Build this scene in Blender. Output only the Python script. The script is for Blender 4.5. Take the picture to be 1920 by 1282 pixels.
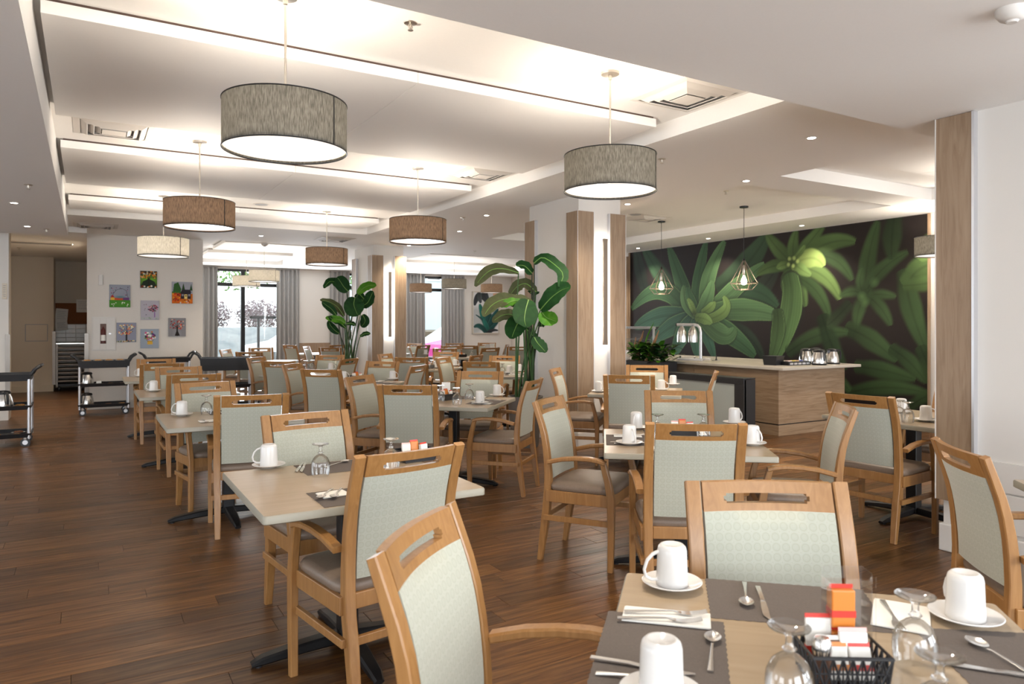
import bpy, bmesh, math, random
import numpy as np
from mathutils import Vector, Matrix, Euler
random.seed(7); RNG = np.random.default_rng(7)
sc = bpy.context.scene
for o in list(bpy.data.objects): bpy.data.objects.remove(o)
COL = sc.collection
R = math.radians; PI = math.pi

# ------------------------------------------------------------------ camera
FPX, CX, HY, EYE = 1339.0, 960.0, 608.0, 1.45      # focal length, principal column, horizon row (1920x1282), eye height
YAW = math.atan(797/1339)
FW = (math.sin(YAW), math.cos(YAW)); RT = (math.cos(YAW), -math.sin(YAW))
cam = bpy.data.cameras.new('camera'); camo = bpy.data.objects.new('camera', cam); COL.objects.link(camo)
camo.location = (0, 0, EYE); camo.rotation_euler = (PI/2, 0, -YAW)
cam.sensor_width = 36; cam.lens = FPX/1920*36; cam.shift_y = -33/1920; cam.clip_start = .02
cam.dof.use_dof = True; cam.dof.focus_distance = 4.6; cam.dof.aperture_fstop = 5.0
sc.camera = camo
# ------------------------------------------------------------------ world, daylight, exposure
w = bpy.data.worlds.new('sky'); sc.world = w; w.use_nodes = True
bg = w.node_tree.nodes['Background']; bg.inputs[0].default_value = (.86, .93, 1, 1); bg.inputs[1].default_value = 2.6
sc.view_settings.view_transform = 'Standard'; sc.view_settings.look = 'None'
sc.view_settings.gamma = 1; sc.view_settings.use_curve_mapping = False; sc.view_settings.exposure = 0.74
def area(name, loc, rot, sx, sy, watt, col):
    l = bpy.data.lights.new(name, 'AREA'); l.shape = 'RECTANGLE'; l.size = sx; l.size_y = sy; l.energy = watt; l.color = col
    o = bpy.data.objects.new(name, l); o.location = loc; o.rotation_euler = rot; COL.objects.link(o); return o
DAY = (.88, .94, 1.0)
for x, watt in ((-3.6, 45), (.2, 85), (4.0, 115), (7.8, 135)):                       # daylight entering by the window wall behind the camera
    area('daylight', (x, -3.38, 1.55), (R(70), 0, 0), 2.6, 2.1, watt*.92, DAY)
for y in (0.6, 4.6, 8.6):                                           # weak fill lamps added on the left, no windows known there
    area('daylight', (-5.88, y, 1.5), (R(66), 0, R(-90)), 2.6, 2.0, 16, DAY)
area('daylight', (4.3, 20.0, 1.6), (R(-90), 0, 0), 3.2, 2.2, 125, DAY)
area('daylight', (8.9, 20.0, 1.6), (R(-90), 0, 0), 2.2, 2.2, 100, DAY)

# ------------------------------------------------------------------ helpers
def lin(h):
    h = h.lstrip('#'); c = [int(h[i:i+2], 16)/255 for i in (0, 2, 4)]
    return tuple(x/12.92 if x <= .04045 else ((x+.055)/1.055)**2.4 for x in c)
def at(x, y, z):                                                    # point at height z seen at photo pixel (x, y)
    d = (EYE-z)*FPX/(y-HY); t = (x-CX)/FPX
    return Vector((d*(FW[0]+t*RT[0]), d*(FW[1]+t*RT[1]), z))
def pd(x, d):                                                       # plan position seen at column x, at depth d
    t = (x-CX)/FPX; return (d*(FW[0]+t*RT[0]), d*(FW[1]+t*RT[1]))
def on_x(x, y, X):                                                  # (Y, z) on the plane X = const
    t = (x-CX)/FPX; d = X/(FW[0]+t*RT[0]); return d*(FW[1]+t*RT[1]), EYE-(y-HY)/FPX*d
def on_y(x, y, Y):
    t = (x-CX)/FPX; d = Y/(FW[1]+t*RT[1]); return d*(FW[0]+t*RT[0]), EYE-(y-HY)/FPX*d

class MB:
    def __init__(s): s.v = []; s.f = []
    def add(s, vs, fs):
        b = len(s.v); s.v += [tuple(v) for v in vs]; s.f += [tuple(i+b for i in f) for f in fs]; return s
    def xf(s, m):
        s.v = [tuple(m @ Vector(v)) for v in s.v]; return s
    def join(s, o, m=None):
        vs = [m @ Vector(v) for v in o.v] if m else o.v
        return s.add(vs, o.f)
    def box(s, x0, x1, y0, y1, z0, z1, c=0.0):
        if c <= 0:
            vs = [(x, y, z) for z in (z0, z1) for y in (y0, y1) for x in (x0, x1)]
            return s.add(vs, [(0, 2, 3, 1), (4, 5, 7, 6), (0, 1, 5, 4), (2, 6, 7, 3), (0, 4, 6, 2), (1, 3, 7, 5)])
        bm = bmesh.new(); bmesh.ops.create_cube(bm, size=1)
        for v in bm.verts:
            v.co = ((x0+x1)/2+v.co.x*(x1-x0), (y0+y1)/2+v.co.y*(y1-y0), (z0+z1)/2+v.co.z*(z1-z0))
        bmesh.ops.bevel(bm, geom=bm.edges[:], offset=c, segments=2, profile=.5, affect='EDGES')
        bm.verts.index_update()
        s.add([v.co[:] for v in bm.verts], [[v.index for v in f.verts] for f in bm.faces]); bm.free(); return s
    def loft(s, rings, closed=True, caps=True):
        n = len(rings[0]); vs = [p for r in rings for p in r]; fs = []
        for i in range(len(rings)-1):
            for j in range(n if closed else n-1):
                k = (j+1) % n; fs.append((i*n+j, i*n+k, (i+1)*n+k, (i+1)*n+j))
        if caps and closed:
            fs.append(tuple(range(n-1, -1, -1))); fs.append(tuple((len(rings)-1)*n+j for j in range(n)))
        return s.add(vs, fs)
    def bar(s, path, wh, side=(1, 0, 0), c=.004):                   # chamfered rectangular section swept along a path
        P = [Vector(p) for p in path]; S = Vector(side).normalized(); rings = []
        for i, p in enumerate(P):
            t = (P[min(i+1, len(P)-1)]-P[max(i-1, 0)]).normalized()
            sd = (S-t*S.dot(t)).normalized(); n = t.cross(sd)
            a, b = (wh[i] if isinstance(wh[0], (tuple, list)) else wh); a /= 2; b /= 2; k = min(c, a*.8, b*.8)
            rings.append([p+sd*x+n*y for x, y in ((a-k, -b), (a, -b+k), (a, b-k), (a-k, b), (-a+k, b), (-a, b-k), (-a, -b+k), (-a+k, -b))])
        return s.loft(rings)
    def tube(s, path, r, n=8, closed=False):
        P = [Vector(p) for p in path]; rings = []; ref = None
        for i, p in enumerate(P):
            a = P[(i-1) % len(P)] if closed else P[max(i-1, 0)]; b = P[(i+1) % len(P)] if closed else P[min(i+1, len(P)-1)]
            t = (b-a).normalized()
            if ref is None: ref = Vector((0, 0, 1)) if abs(t.z) < .9 else Vector((1, 0, 0))
            u = (ref-t*ref.dot(t)).normalized(); ref = u; v = t.cross(u); rr = r[i] if isinstance(r, (list, tuple)) else r
            rings.append([p+(u*math.cos(q)+v*math.sin(q))*rr for q in (2*PI*k/n for k in range(n))])
        if closed: rings.append(rings[0])
        return s.loft(rings, caps=not closed)
    def lathe(s, prof, n=24, c=(0, 0, 0)):
        rings = [[(c[0]+r*math.cos(2*PI*k/n), c[1]+r*math.sin(2*PI*k/n), c[2]+z) for k in range(n)] for r, z in prof]
        return s.loft(rings, caps=True)
    def prism(s, pts, z0, z1):
        n = len(pts); vs = [(x, y, z0) for x, y in pts]+[(x, y, z1) for x, y in pts]
        return s.add(vs, [tuple(range(n-1, -1, -1)), tuple(range(n, 2*n))]+[(i, (i+1) % n, n+(i+1) % n, n+i) for i in range(n)])
    def plate(s, us, vs, hole, fn, th):                             # curved plate with cut-outs; fn(u, v, side)
        nu, nv = len(us), len(vs); idx = {}
        V = []; F = []
        def vid(i, j, k):
            if (i, j, k) not in idx: idx[(i, j, k)] = len(V); V.append(fn(us[i], vs[j], k*th))
            return idx[(i, j, k)]
        solid = lambda i, j: 0 <= i < nu-1 and 0 <= j < nv-1 and not hole(.5*(us[i]+us[i+1]), .5*(vs[j]+vs[j+1]))
        for i in range(nu-1):
            for j in range(nv-1):
                if not solid(i, j): continue
                F.append((vid(i, j, 0), vid(i+1, j, 0), vid(i+1, j+1, 0), vid(i, j+1, 0)))
                F.append((vid(i, j, 1), vid(i, j+1, 1), vid(i+1, j+1, 1), vid(i+1, j, 1)))
                for di, dj, a, b in ((-1, 0, (i, j), (i, j+1)), (1, 0, (i+1, j+1), (i+1, j)), (0, -1, (i+1, j), (i, j)), (0, 1, (i, j+1), (i+1, j+1))):
                    if not solid(i+di, j+dj): F.append((vid(*a, 0), vid(*b, 0), vid(*b, 1), vid(*a, 1)))
        return s.add(V, F)
    def mesh(s, name, mat, smooth=40):
        me = bpy.data.meshes.new(name); me.from_pydata(s.v, [], s.f); me.update()
        bm = bmesh.new(); bm.from_mesh(me); bmesh.ops.recalc_face_normals(bm, faces=bm.faces[:]); bm.to_mesh(me); bm.free()
        if smooth:
            me.polygons.foreach_set('use_smooth', [True]*len(me.polygons)); me.set_sharp_from_angle(angle=R(smooth))
        if mat: me.materials.append(mat)
        return me

def obj(name, mb, mat=None, parent=None, loc=None, rz=0, smooth=40):
    me = mb if isinstance(mb, bpy.types.Mesh) else mb.mesh(name, mat, smooth)
    o = bpy.data.objects.new(name, me); COL.objects.link(o)
    if parent: o.parent = parent
    if loc is not None: o.location = loc
    if rz: o.rotation_euler.z = rz
    return o
def tag(o, label, cat, group=None):
    o['label'] = label; o['category'] = cat
    if group: o['group'] = group
    return o
def thing(name, label, cat, loc=(0, 0, 0), rz=0, group=None):
    o = bpy.data.objects.new(name, None); o.empty_display_size = .1; COL.objects.link(o)
    o.location = loc; o.rotation_euler.z = rz
    return tag(o, label, cat, group)
def struct(name, mb, mat, parent=None, smooth=0):
    o = obj(name, mb, mat, parent, smooth=smooth)
    if not parent: o['kind'] = 'structure'
    return o
def dup(root, label, loc, rz=0, group=None):
    r = root.copy(); COL.objects.link(r); r.location = loc; r.rotation_euler.z = rz; r['label'] = label
    if group: r['group'] = group
    for ch in root.children:
        c = ch.copy(); COL.objects.link(c); c.parent = r
        for g in ch.children:
            d = g.copy(); COL.objects.link(d); d.parent = c
    return r
class Proto:                                                        # the first placement uses the built thing, later ones copy it
    def __init__(s, root): s.root = root; s.used = False
    def put(s, label, loc, rz=0, group=None):
        if not s.used:
            s.used = True; r = s.root; r.location = loc; r.rotation_euler.z = rz; r['label'] = label
            if group: r['group'] = group
            return r
        return dup(s.root, label, loc, rz, group)

# ------------------------------------------------------------------ materials
MATS = {}
def mat(name, col, rough=.5, metal=0, **k):
    m = bpy.data.materials.new(name); m.use_nodes = True; b = m.node_tree.nodes['Principled BSDF']
    b.inputs['Base Color'].default_value = (*col, 1); b.inputs['Roughness'].default_value = rough; b.inputs['Metallic'].default_value = metal
    for a, v in k.items(): b.inputs[a.replace('_', ' ')].default_value = v
    MATS[name] = m; return m
def nd(m, t, **k):
    n = m.node_tree.nodes.new(t)
    for a, v in k.items(): setattr(n, a, v)
    return n
def lk(m, a, b): m.node_tree.links.new(a, b)
def bsdf(m): return m.node_tree.nodes['Principled BSDF']
def ramp(m, stops):
    r = nd(m, 'ShaderNodeValToRGB'); e = r.color_ramp.elements
    while len(e) < len(stops): e.new(.5)
    for q, (p, c) in zip(e, stops): q.position = p; q.color = (*c, 1)
    return r
def grain(m, stops, scale, coord='Object', bump=.0, rot=(0, 0, 0), detail=5, noise=4.0, dist=1.2):
    tc = nd(m, 'ShaderNodeTexCoord'); mp = nd(m, 'ShaderNodeMapping'); mp.inputs['Scale'].default_value = scale; mp.inputs['Rotation'].default_value = rot
    lk(m, tc.outputs[coord], mp.inputs[0])
    n = nd(m, 'ShaderNodeTexNoise'); n.inputs['Scale'].default_value = noise; n.inputs['Detail'].default_value = detail; n.inputs['Distortion'].default_value = dist
    lk(m, mp.outputs[0], n.inputs['Vector'])
    r = ramp(m, stops); lk(m, n.outputs['Fac'], r.inputs[0]); lk(m, r.outputs[0], bsdf(m).inputs['Base Color'])
    if bump:
        b = nd(m, 'ShaderNodeBump'); b.inputs['Strength'].default_value = bump; b.inputs['Distance'].default_value = .002
        lk(m, n.outputs['Fac'], b.inputs['Height']); lk(m, b.outputs[0], bsdf(m).inputs['Normal'])
    return n
wall_m = mat('wall_paint', (.74, .69, .63), .65); grain(wall_m, [(.3, (.68, .625, .56)), (.7, (.70, .645, .58))], (1, 1, 1), noise=60, bump=.05)
white_m = mat('white_paint', (.70, .665, .62), .6)
ceil_m = mat('ceiling_paint', (.88, .86, .83), .7); grain(ceil_m, [(.3, (.875, .855, .825)), (.7, (.89, .87, .84))], (1, 1, 1), noise=70, bump=.04)
soffit_m = ceil_m
hall_m = mat('corridor_paint', (.66, .58, .47), .7)
beech = mat('beech_wood', (.5, .3, .15), .34, Coat_Weight=.25, Coat_Roughness=.25)
grain(beech, [(.25, (.27, .125, .038)), (.55, (.335, .165, .053)), (.8, (.395, .205, .075))], (14, 14, 1.2), noise=3, bump=.05)
slabw = mat('oak_cladding', (.42, .29, .19), .45); grain(slabw, [(.25, (.22, .14, .082)), (.5, (.295, .20, .125)), (.8, (.35, .25, .165))], (9, 9, .7), noise=3, bump=.08)
barw = mat('bar_oak_panel', (.42, .29, .19), .42); grain(barw, [(.25, (.20, .125, .07)), (.5, (.285, .19, .115)), (.8, (.35, .25, .165))], (1.0, 1.0, 12), noise=2.2, bump=.05)
tabm = mat('table_laminate', (.6, .47, .34), .3, Coat_Weight=.2, Coat_Roughness=.2); grain(tabm, [(.2, (.325, .235, .142)), (.55, (.375, .278, .177)), (.85, (.41, .315, .212))], (1.5, 16, 16), noise=1.6)
tabe = mat('table_edge', (.31, .285, .225), .4)
fab = mat('sage_fabric', (.6, .6, .52), .85, Sheen_Weight=.25)
def fabric(m):
    tc = nd(m, 'ShaderNodeTexCoord'); mp = nd(m, 'ShaderNodeMapping'); mp.inputs['Scale'].default_value = (36, 0, 36); lk(m, tc.outputs['Object'], mp.inputs[0])
    fr = nd(m, 'ShaderNodeVectorMath', operation='FRACTION'); lk(m, mp.outputs[0], fr.inputs[0])
    sb = nd(m, 'ShaderNodeVectorMath', operation='SUBTRACT'); sb.inputs[1].default_value = (.5, 0, .5); lk(m, fr.outputs[0], sb.inputs[0])
    ln = nd(m, 'ShaderNodeVectorMath', operation='LENGTH'); lk(m, sb.outputs[0], ln.inputs[0])
    r = ramp(m, [(.0, (0.405, 0.4095, 0.336105)), (.3, (0.3915, 0.396, 0.324756)), (.36, (0.36, 0.36, 0.28808999999999996)), (.44, (0.405, 0.4095, 0.336105)), (.62, (0.4185, 0.423, 0.35356499999999996)), (.7, (0.3735, 0.3708, 0.301185))])
    lk(m, ln.outputs['Value'], r.inputs[0]); lk(m, r.outputs[0], bsdf(m).inputs['Base Color'])
    n = nd(m, 'ShaderNodeTexNoise'); n.inputs['Scale'].default_value = 420; lk(m, tc.outputs['Object'], n.inputs['Vector'])
    b = nd(m, 'ShaderNodeBump'); b.inputs['Strength'].default_value = .25; b.inputs['Distance'].default_value = .001; lk(m, n.outputs['Fac'], b.inputs['Height']); lk(m, b.outputs[0], bsdf(m).inputs['Normal'])
fabric(fab)
seatm = mat('taupe_vinyl', (.20, .145, .105), .42); grain(seatm, [(.3, (.19, .138, .10)), (.7, (.22, .16, .118))], (1, 1, 1), noise=90, bump=.1)
blackm = mat('black_metal', (.012, .012, .013), .35, .3)
blackp = mat('black_plastic', (.015, .015, .017), .42)
chrome = mat('brushed_steel', (.72, .71, .69), .22, 1); nickel = mat('satin_nickel', (.62, .57, .50), .35, 1)
alu = mat('aluminium', (.66, .66, .68), .38, .8)
china = mat('white_china', (.70, .68, .655), .12)
paper = mat('white_paper', (.84, .81, .75), .8)
matm = mat('placemat_taupe', (.105, .085, .072), .8); grain(matm, [(.3, (.10, .08, .068)), (.7, (.125, .1, .085))], (1, 1, 1), noise=200)
potm = mat('grey_planter', (.13, .115, .10), .6); soil = mat('soil', (.03, .02, .012), 1)
greyp = mat('grey_plastic', (.35, .35, .36), .5)
def emis(name, col, s):
    m = bpy.data.materials.new(name); m.use_nodes = True; t = m.node_tree; t.nodes.remove(t.nodes['Principled BSDF'])
    e = t.nodes.new('ShaderNodeEmission'); e.inputs[0].default_value = (*col, 1); e.inputs[1].default_value = s
    t.links.new(e.outputs[0], t.nodes['Material Output'].inputs[0]); MATS[name] = m; return m
lampw = emis('lamp_lens', (1, .93, .82), 14); bulbm = emis('bulb_glow', (1, .82, .55), 26); ledm = emis('led_strip', (1, .95, .88), 16)
def diffuser():
    m = mat('lamp_diffuser', (.82, .78, .72), .08); b = bsdf(m); b.inputs['Emission Color'].default_value = (1, .90, .80, 1); b.inputs['Emission Strength'].default_value = .75; return m
diffm = diffuser()
def shade(name, c1, c2, tr):
    m = bpy.data.materials.new(name); m.use_nodes = True; t = m.node_tree; t.nodes.remove(t.nodes['Principled BSDF'])
    tc = t.nodes.new('ShaderNodeTexCoord'); mp = t.nodes.new('ShaderNodeMapping'); mp.inputs['Scale'].default_value = (60, 60, 9); t.links.new(tc.outputs['Object'], mp.inputs[0])
    n = t.nodes.new('ShaderNodeTexNoise'); n.inputs['Scale'].default_value = 3; n.inputs['Detail'].default_value = 6; t.links.new(mp.outputs[0], n.inputs['Vector'])
    r = t.nodes.new('ShaderNodeValToRGB'); r.color_ramp.elements[0].position = .35; r.color_ramp.elements[1].position = .65
    r.color_ramp.elements[0].color = (*c1, 1); r.color_ramp.elements[1].color = (*c2, 1); t.links.new(n.outputs['Fac'], r.inputs[0])
    d = t.nodes.new('ShaderNodeBsdfDiffuse'); l = t.nodes.new('ShaderNodeBsdfTranslucent'); x = t.nodes.new('ShaderNodeMixShader'); x.inputs[0].default_value = tr
    t.links.new(r.outputs[0], d.inputs[0]); t.links.new(r.outputs[0], l.inputs[0]); t.links.new(d.outputs[0], x.inputs[1]); t.links.new(l.outputs[0], x.inputs[2])
    t.links.new(x.outputs[0], t.nodes['Material Output'].inputs[0]); MATS[name] = m; return m
shade_g = shade('grey_linen_shade', (.082, .075, .061), (.165, .15, .123), .065); shade_b = shade('brown_linen_shade', (.075, .05, .034), (.15, .10, .066), .085); shade_p = shade('pale_linen_shade', (.20, .185, .155), (.30, .28, .24), .16)
def clear(name, tint=(1, 1, 1), ior=1.45, rough=.02, base=.04, top=.85):
    m = bpy.data.materials.new(name); m.use_nodes = True; t = m.node_tree; t.nodes.remove(t.nodes['Principled BSDF'])
    a = t.nodes.new('ShaderNodeBsdfTransparent'); a.inputs[0].default_value = (*tint, 1); g = t.nodes.new('ShaderNodeBsdfGlossy'); g.inputs['Roughness'].default_value = rough
    f = t.nodes.new('ShaderNodeLayerWeight'); f.inputs[0].default_value = .25; mr = t.nodes.new('ShaderNodeMapRange'); mr.inputs['To Min'].default_value = base; mr.inputs['To Max'].default_value = top
    t.links.new(f.outputs['Fresnel'], mr.inputs[0]); x = t.nodes.new('ShaderNodeMixShader'); t.links.new(mr.outputs[0], x.inputs[0]); t.links.new(a.outputs[0], x.inputs[1]); t.links.new(g.outputs[0], x.inputs[2])
    t.links.new(x.outputs[0], t.nodes['Material Output'].inputs[0]); MATS[name] = m; return m
glassm = clear('drinking_glass', (.985, .99, .99), base=.09, top=.8); panem = clear('window_glass', (.97, .99, .98), base=.03)
def attr_mat(name, rough=.6, spec=.5):
    m = mat(name, (.5, .5, .5), rough); a = nd(m, 'ShaderNodeAttribute', attribute_name='print'); lk(m, a.outputs['Color'], bsdf(m).inputs['Base Color'])
    bsdf(m).inputs['Specular IOR Level'].default_value = spec; return m
printm = attr_mat('printed_canvas', .7, .3); muralm = attr_mat('printed_mural', .55, .22)
def plankmat():
    m = mat('walnut_plank', (.15, .08, .04), .3); g = nd(m, 'ShaderNodeNewGeometry'); oi = nd(m, 'ShaderNodeObjectInfo')
    ad = nd(m, 'ShaderNodeMath', operation='ADD'); lk(m, g.outputs['Random Per Island'], ad.inputs[0]); lk(m, oi.outputs['Random'], ad.inputs[1])
    fr = nd(m, 'ShaderNodeMath', operation='FRACT'); lk(m, ad.outputs[0], fr.inputs[0])
    cb = nd(m, 'ShaderNodeCombineXYZ'); mu = nd(m, 'ShaderNodeMath', operation='MULTIPLY'); mu.inputs[1].default_value = 40; lk(m, fr.outputs[0], mu.inputs[0]); lk(m, mu.outputs[0], cb.inputs[0]); lk(m, mu.outputs[0], cb.inputs[2])
    va = nd(m, 'ShaderNodeVectorMath', operation='ADD'); lk(m, g.outputs['Position'], va.inputs[0]); lk(m, cb.outputs[0], va.inputs[1])
    mp = nd(m, 'ShaderNodeMapping'); mp.inputs['Scale'].default_value = (1.3, 22, 1); lk(m, va.outputs[0], mp.inputs[0])
    n = nd(m, 'ShaderNodeTexNoise'); n.inputs['Scale'].default_value = 1.9; n.inputs['Detail'].default_value = 7; n.inputs['Roughness'].default_value = .62; n.inputs['Distortion'].default_value = .8; lk(m, mp.outputs[0], n.inputs['Vector'])
    r = ramp(m, [(.28, (.036, .013, .004)), (.44, (.098, .038, .010)), (.56, (.155, .066, .018)), (.72, (.25, .12, .037))]); lk(m, n.outputs['Fac'], r.inputs[0])
    hv = nd(m, 'ShaderNodeHueSaturation'); mr = nd(m, 'ShaderNodeMapRange'); mr.inputs['To Min'].default_value = .55; mr.inputs['To Max'].default_value = 1.18; lk(m, fr.outputs[0], mr.inputs[0]); lk(m, mr.outputs[0], hv.inputs['Value']); lk(m, r.outputs[0], hv.inputs['Color'])
    lk(m, hv.outputs[0], bsdf(m).inputs['Base Color'])
    r2 = ramp(m, [(.3, (.42,)*3), (.7, (.28,)*3)]); lk(m, n.outputs['Fac'], r2.inputs[0]); lk(m, r2.outputs[0], bsdf(m).inputs['Roughness'])
    b = nd(m, 'ShaderNodeBump'); b.inputs['Strength'].default_value = .12; b.inputs['Distance'].default_value = .001; lk(m, n.outputs['Fac'], b.inputs['Height']); lk(m, b.outputs[0], bsdf(m).inputs['Normal'])
    return m
plankm = plankmat(); subfloor = mat('dark_joint', (.02, .012, .007), .8)
def leafmat(name, a, b, rough=.35):
    m = mat(name, a, rough); grain(m, [(.3, a), (.7, b)], (1, 1, 1), noise=9); bsdf(m).inputs['Specular IOR Level'].default_value = .18; return m
leafd = leafmat('leaf_deep_green', (.004, .030, .006), (.010, .055, .009), .62); leafb = leafmat('leaf_bright_green', (.04, .16, .008), (.08, .22, .015), .5); leafo = leafmat('leaf_underside', (.055, .065, .025), (.085, .095, .042), .7)
ribm = mat('leaf_rib', (.16, .30, .06), .5); stemm = mat('plant_stem', (.025, .075, .012), .5); stemd = mat('plant_stem_dark', (.02, .035, .014), .55)

# ------------------------------------------------------------------ prints (flat pictures as colours on a fine grid)
class Canvas:
    def __init__(s, w, h, nx, bgcol):
        s.w, s.h, s.nx = w, h, nx; s.ny = max(4, int(nx*h/w)); s.img = np.empty((s.ny, s.nx, 3)); s.img[:] = bgcol
        s.X, s.Y = np.meshgrid((np.arange(nx))/(nx-1)*w, (np.arange(s.ny))/(s.ny-1)*h)     # y downwards
    def mix(s, a, col): s.img += (np.asarray(col)-s.img)*a[..., None]
    def blob(s, x, y, rx, ry, col, soft=.3, al=1):
        d = np.sqrt(((s.X-x)/rx)**2+((s.Y-y)/ry)**2); s.mix(np.clip((1+soft-d)/(2*soft+1e-6), 0, 1)*al, col)
    def rect(s, x0, y0, x1, y1, col, al=1): s.mix(((s.X >= x0)&(s.X <= x1)&(s.Y >= y0)&(s.Y <= y1))*float(al), col)
    def poly(s, pts, col, al=1):
        ins = np.zeros(s.X.shape, bool); n = len(pts)
        for i in range(n):
            (x0, y0), (x1, y1) = pts[i], pts[(i+1) % n]
            if y0 == y1: continue
            c = ((s.Y < y0) != (s.Y < y1)) & (s.X < x0+(s.Y-y0)*(x1-x0)/(y1-y0)); ins ^= c
        s.mix(ins*float(al), col)
    def leaf(s, p, wd, col, edge=None, soft=1.0, al=1.0, shape=.55, tipw=0.0, dark=.55):
        n = 36; t = np.linspace(0, 1, n); p = np.array(p, float)
        if len(p) == 2: p = np.array([p[0], (p[0]+p[1])/2, p[1]])
        if len(p) == 3: sp = ((1-t)**2)[:, None]*p[0]+(2*t*(1-t))[:, None]*(2*p[1]-(p[0]+p[2])/2)+(t**2)[:, None]*p[2]
        else:
            k = np.linspace(0, 1, len(p)); sp = np.stack([np.interp(t, k, p[:, 0]), np.interp(t, k, p[:, 1])], 1)
        prof = np.minimum(1, (.62+.9*t))*np.clip(1-t, 0, 1)**.42*wd*.72*(1+0*shape)+tipw
        lo = sp.min(0)-wd; hi = sp.max(0)+wd
        i0, i1 = np.searchsorted(s.X[0], [lo[0], hi[0]]); j0, j1 = np.searchsorted(s.Y[:, 0], [lo[1], hi[1]])
        if i1 <= i0 or j1 <= j0: return
        X = s.X[j0:j1, i0:i1]; Y = s.Y[j0:j1, i0:i1]
        dd = (X[..., None]-sp[:, 0])**2+(Y[..., None]-sp[:, 1])**2; k = dd.argmin(-1)
        tg = np.gradient(sp, axis=0); tg /= np.linalg.norm(tg, axis=1)[:, None]+1e-9
        q = ((X-sp[k, 0])*tg[k, 1]-(Y-sp[k, 1])*tg[k, 0]); wl = prof[k]; e = np.abs(q)/np.maximum(wl, 1e-4)
        sw = soft/np.maximum(wl, soft*.5)
        a = np.clip((1-e)/np.maximum(sw, 1e-3)+.5, 0, 1)*al
        a *= (np.sqrt(dd.min(-1)) <= wl+soft*1.2)
        sh = dark+(1-dark)*np.clip(t[k]*1.6, 0, 1)
        sh = sh*(1.0+.18*np.sign(q)*np.minimum(e, 1)+(.07*np.sin(q/wd*47+3*np.sin(t[k]*5))+.05*np.sin(q/wd*91+2+2*np.sin(t[k]*7)) if edge is not None else 0))*(1-.25*np.exp(-(e*7)**2))
        c = np.array(col)[None, None]*sh[..., None]
        if edge is not None:
            ea = np.exp(-((e-.95)/.04)**2)*.45; c = c+(np.array(edge)-c)*ea[..., None]
        sub = s.img[j0:j1, i0:i1]
        if edge is not None: sub += (np.array((.012, .016, .012))-sub)*(np.clip((1.35-e)/.35, 0, 1)*.6*(np.sqrt(dd.min(-1)) <= wl*1.3))[..., None]
        sub += (c-sub)*a[..., None]
    def line(s, pts, wd, col, al=1):
        for (x0, y0), (x1, y1) in zip(pts, pts[1:]):
            dx, dy = x1-x0, y1-y0; L = dx*dx+dy*dy+1e-9; t = np.clip(((s.X-x0)*dx+(s.Y-y0)*dy)/L, 0, 1)
            d = np.hypot(s.X-x0-t*dx, s.Y-y0-t*dy); s.mix(np.clip((wd/2-d)/(wd*.3)+.5, 0, 1)*al, col)
    def mesh(s, name, m, W, H, to=None):                            # a W x H sheet in the local XZ plane, facing -Y, centred
        u = (np.arange(s.nx)/(s.nx-1)-.5)*W; v = (.5-np.arange(s.ny)/(s.ny-1))*H; U, V = np.meshgrid(u, v)
        co = np.stack([U, np.zeros_like(U), V], -1).reshape(-1, 3)
        i = np.arange((s.ny-1)*s.nx).reshape(s.ny-1, s.nx)[:, :-1].ravel()
        q = np.stack([i+s.nx, i+s.nx+1, i+1, i], 1)
        me = bpy.data.meshes.new(name); me.from_pydata(co.tolist(), [], q.tolist()); me.update()
        at_ = me.attributes.new('print', 'FLOAT_COLOR', 'POINT'); c = np.ones((s.ny*s.nx, 4), np.float32); c[:, :3] = np.clip(s.img.reshape(-1, 3), 0, 1)
        at_.data.foreach_set('color', c.ravel()); me.materials.append(m); return me

# ================================================================== SETTING
S1, S2, S3 = 2.77, 2.99, 3.13                                       # beam soffits, main ceiling, coffer tops
# floor: dark base with planks laid along X
fl = MB().box(-6, 14, -3.5, 20.2, -.06, -.009); floor = struct('floor', fl, subfloor)
PW, PL = .155, 1.25; cand = []
def proj(x, y, z):
    d = x*FW[0]+y*FW[1]
    return (CX+FPX*(x*RT[0]+y*RT[1])/d, HY+FPX*(EYE-z)/d, d) if d > .05 else (0, 0, -1)
r = 0; y = -3.5
while y < 20.19:
    y2 = min(y+PW, 20.2); x = -6-random.random()*PL
    while x < 14:
        x2 = x+PL; a, b = max(x, -6), min(x2, 14)
        if b-a > .03:
            px, py, d = proj((a+b)/2, (y+y2)/2, 0)
            vis = d > .3 and -150 < px < 2070 and py < 1420
            key = (b-a)*(y2-y)*EYE/d**3 if vis else 0
            cand.append((key, a, b, y, y2))
        x = x2
    y = y2; r += 1
cand.sort(reverse=True)
stuff = MB(); base_me = None
def plank_mb(m, a, b, y0, y1):
    g = .0009; c = .0012; a += g; b -= g; y0 += g; y1 -= g
    return m.loft([[(a, y0, -.009), (b, y0, -.009), (b, y1, -.009), (a, y1, -.009)], [(a, y0, -c), (b, y0, -c), (b, y1, -c), (a, y1, -c)],
                   [(a+c, y0+c, 0), (b-c, y0+c, 0), (b-c, y1-c, 0), (a+c, y1-c, 0)]])
full_me = plank_mb(MB(), -PL/2, PL/2, -PW/2, PW/2).mesh('plank', plankm, 0)
for k, (key, a, b, y0, y1) in enumerate(cand):
    if k < 300:
        if abs(b-a-PL) < 1e-6 and abs(y1-y0-PW) < 1e-6: obj('plank', full_me, parent=floor, loc=((a+b)/2, (y0+y1)/2, 0))
        else: obj('plank', plank_mb(MB(), a, b, y0, y1), plankm, floor, smooth=0)
    else: plank_mb(stuff, a, b, y0, y1)
st = obj('plank_field', stuff, plankm, floor, smooth=0); st['kind'] = 'stuff'

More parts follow.
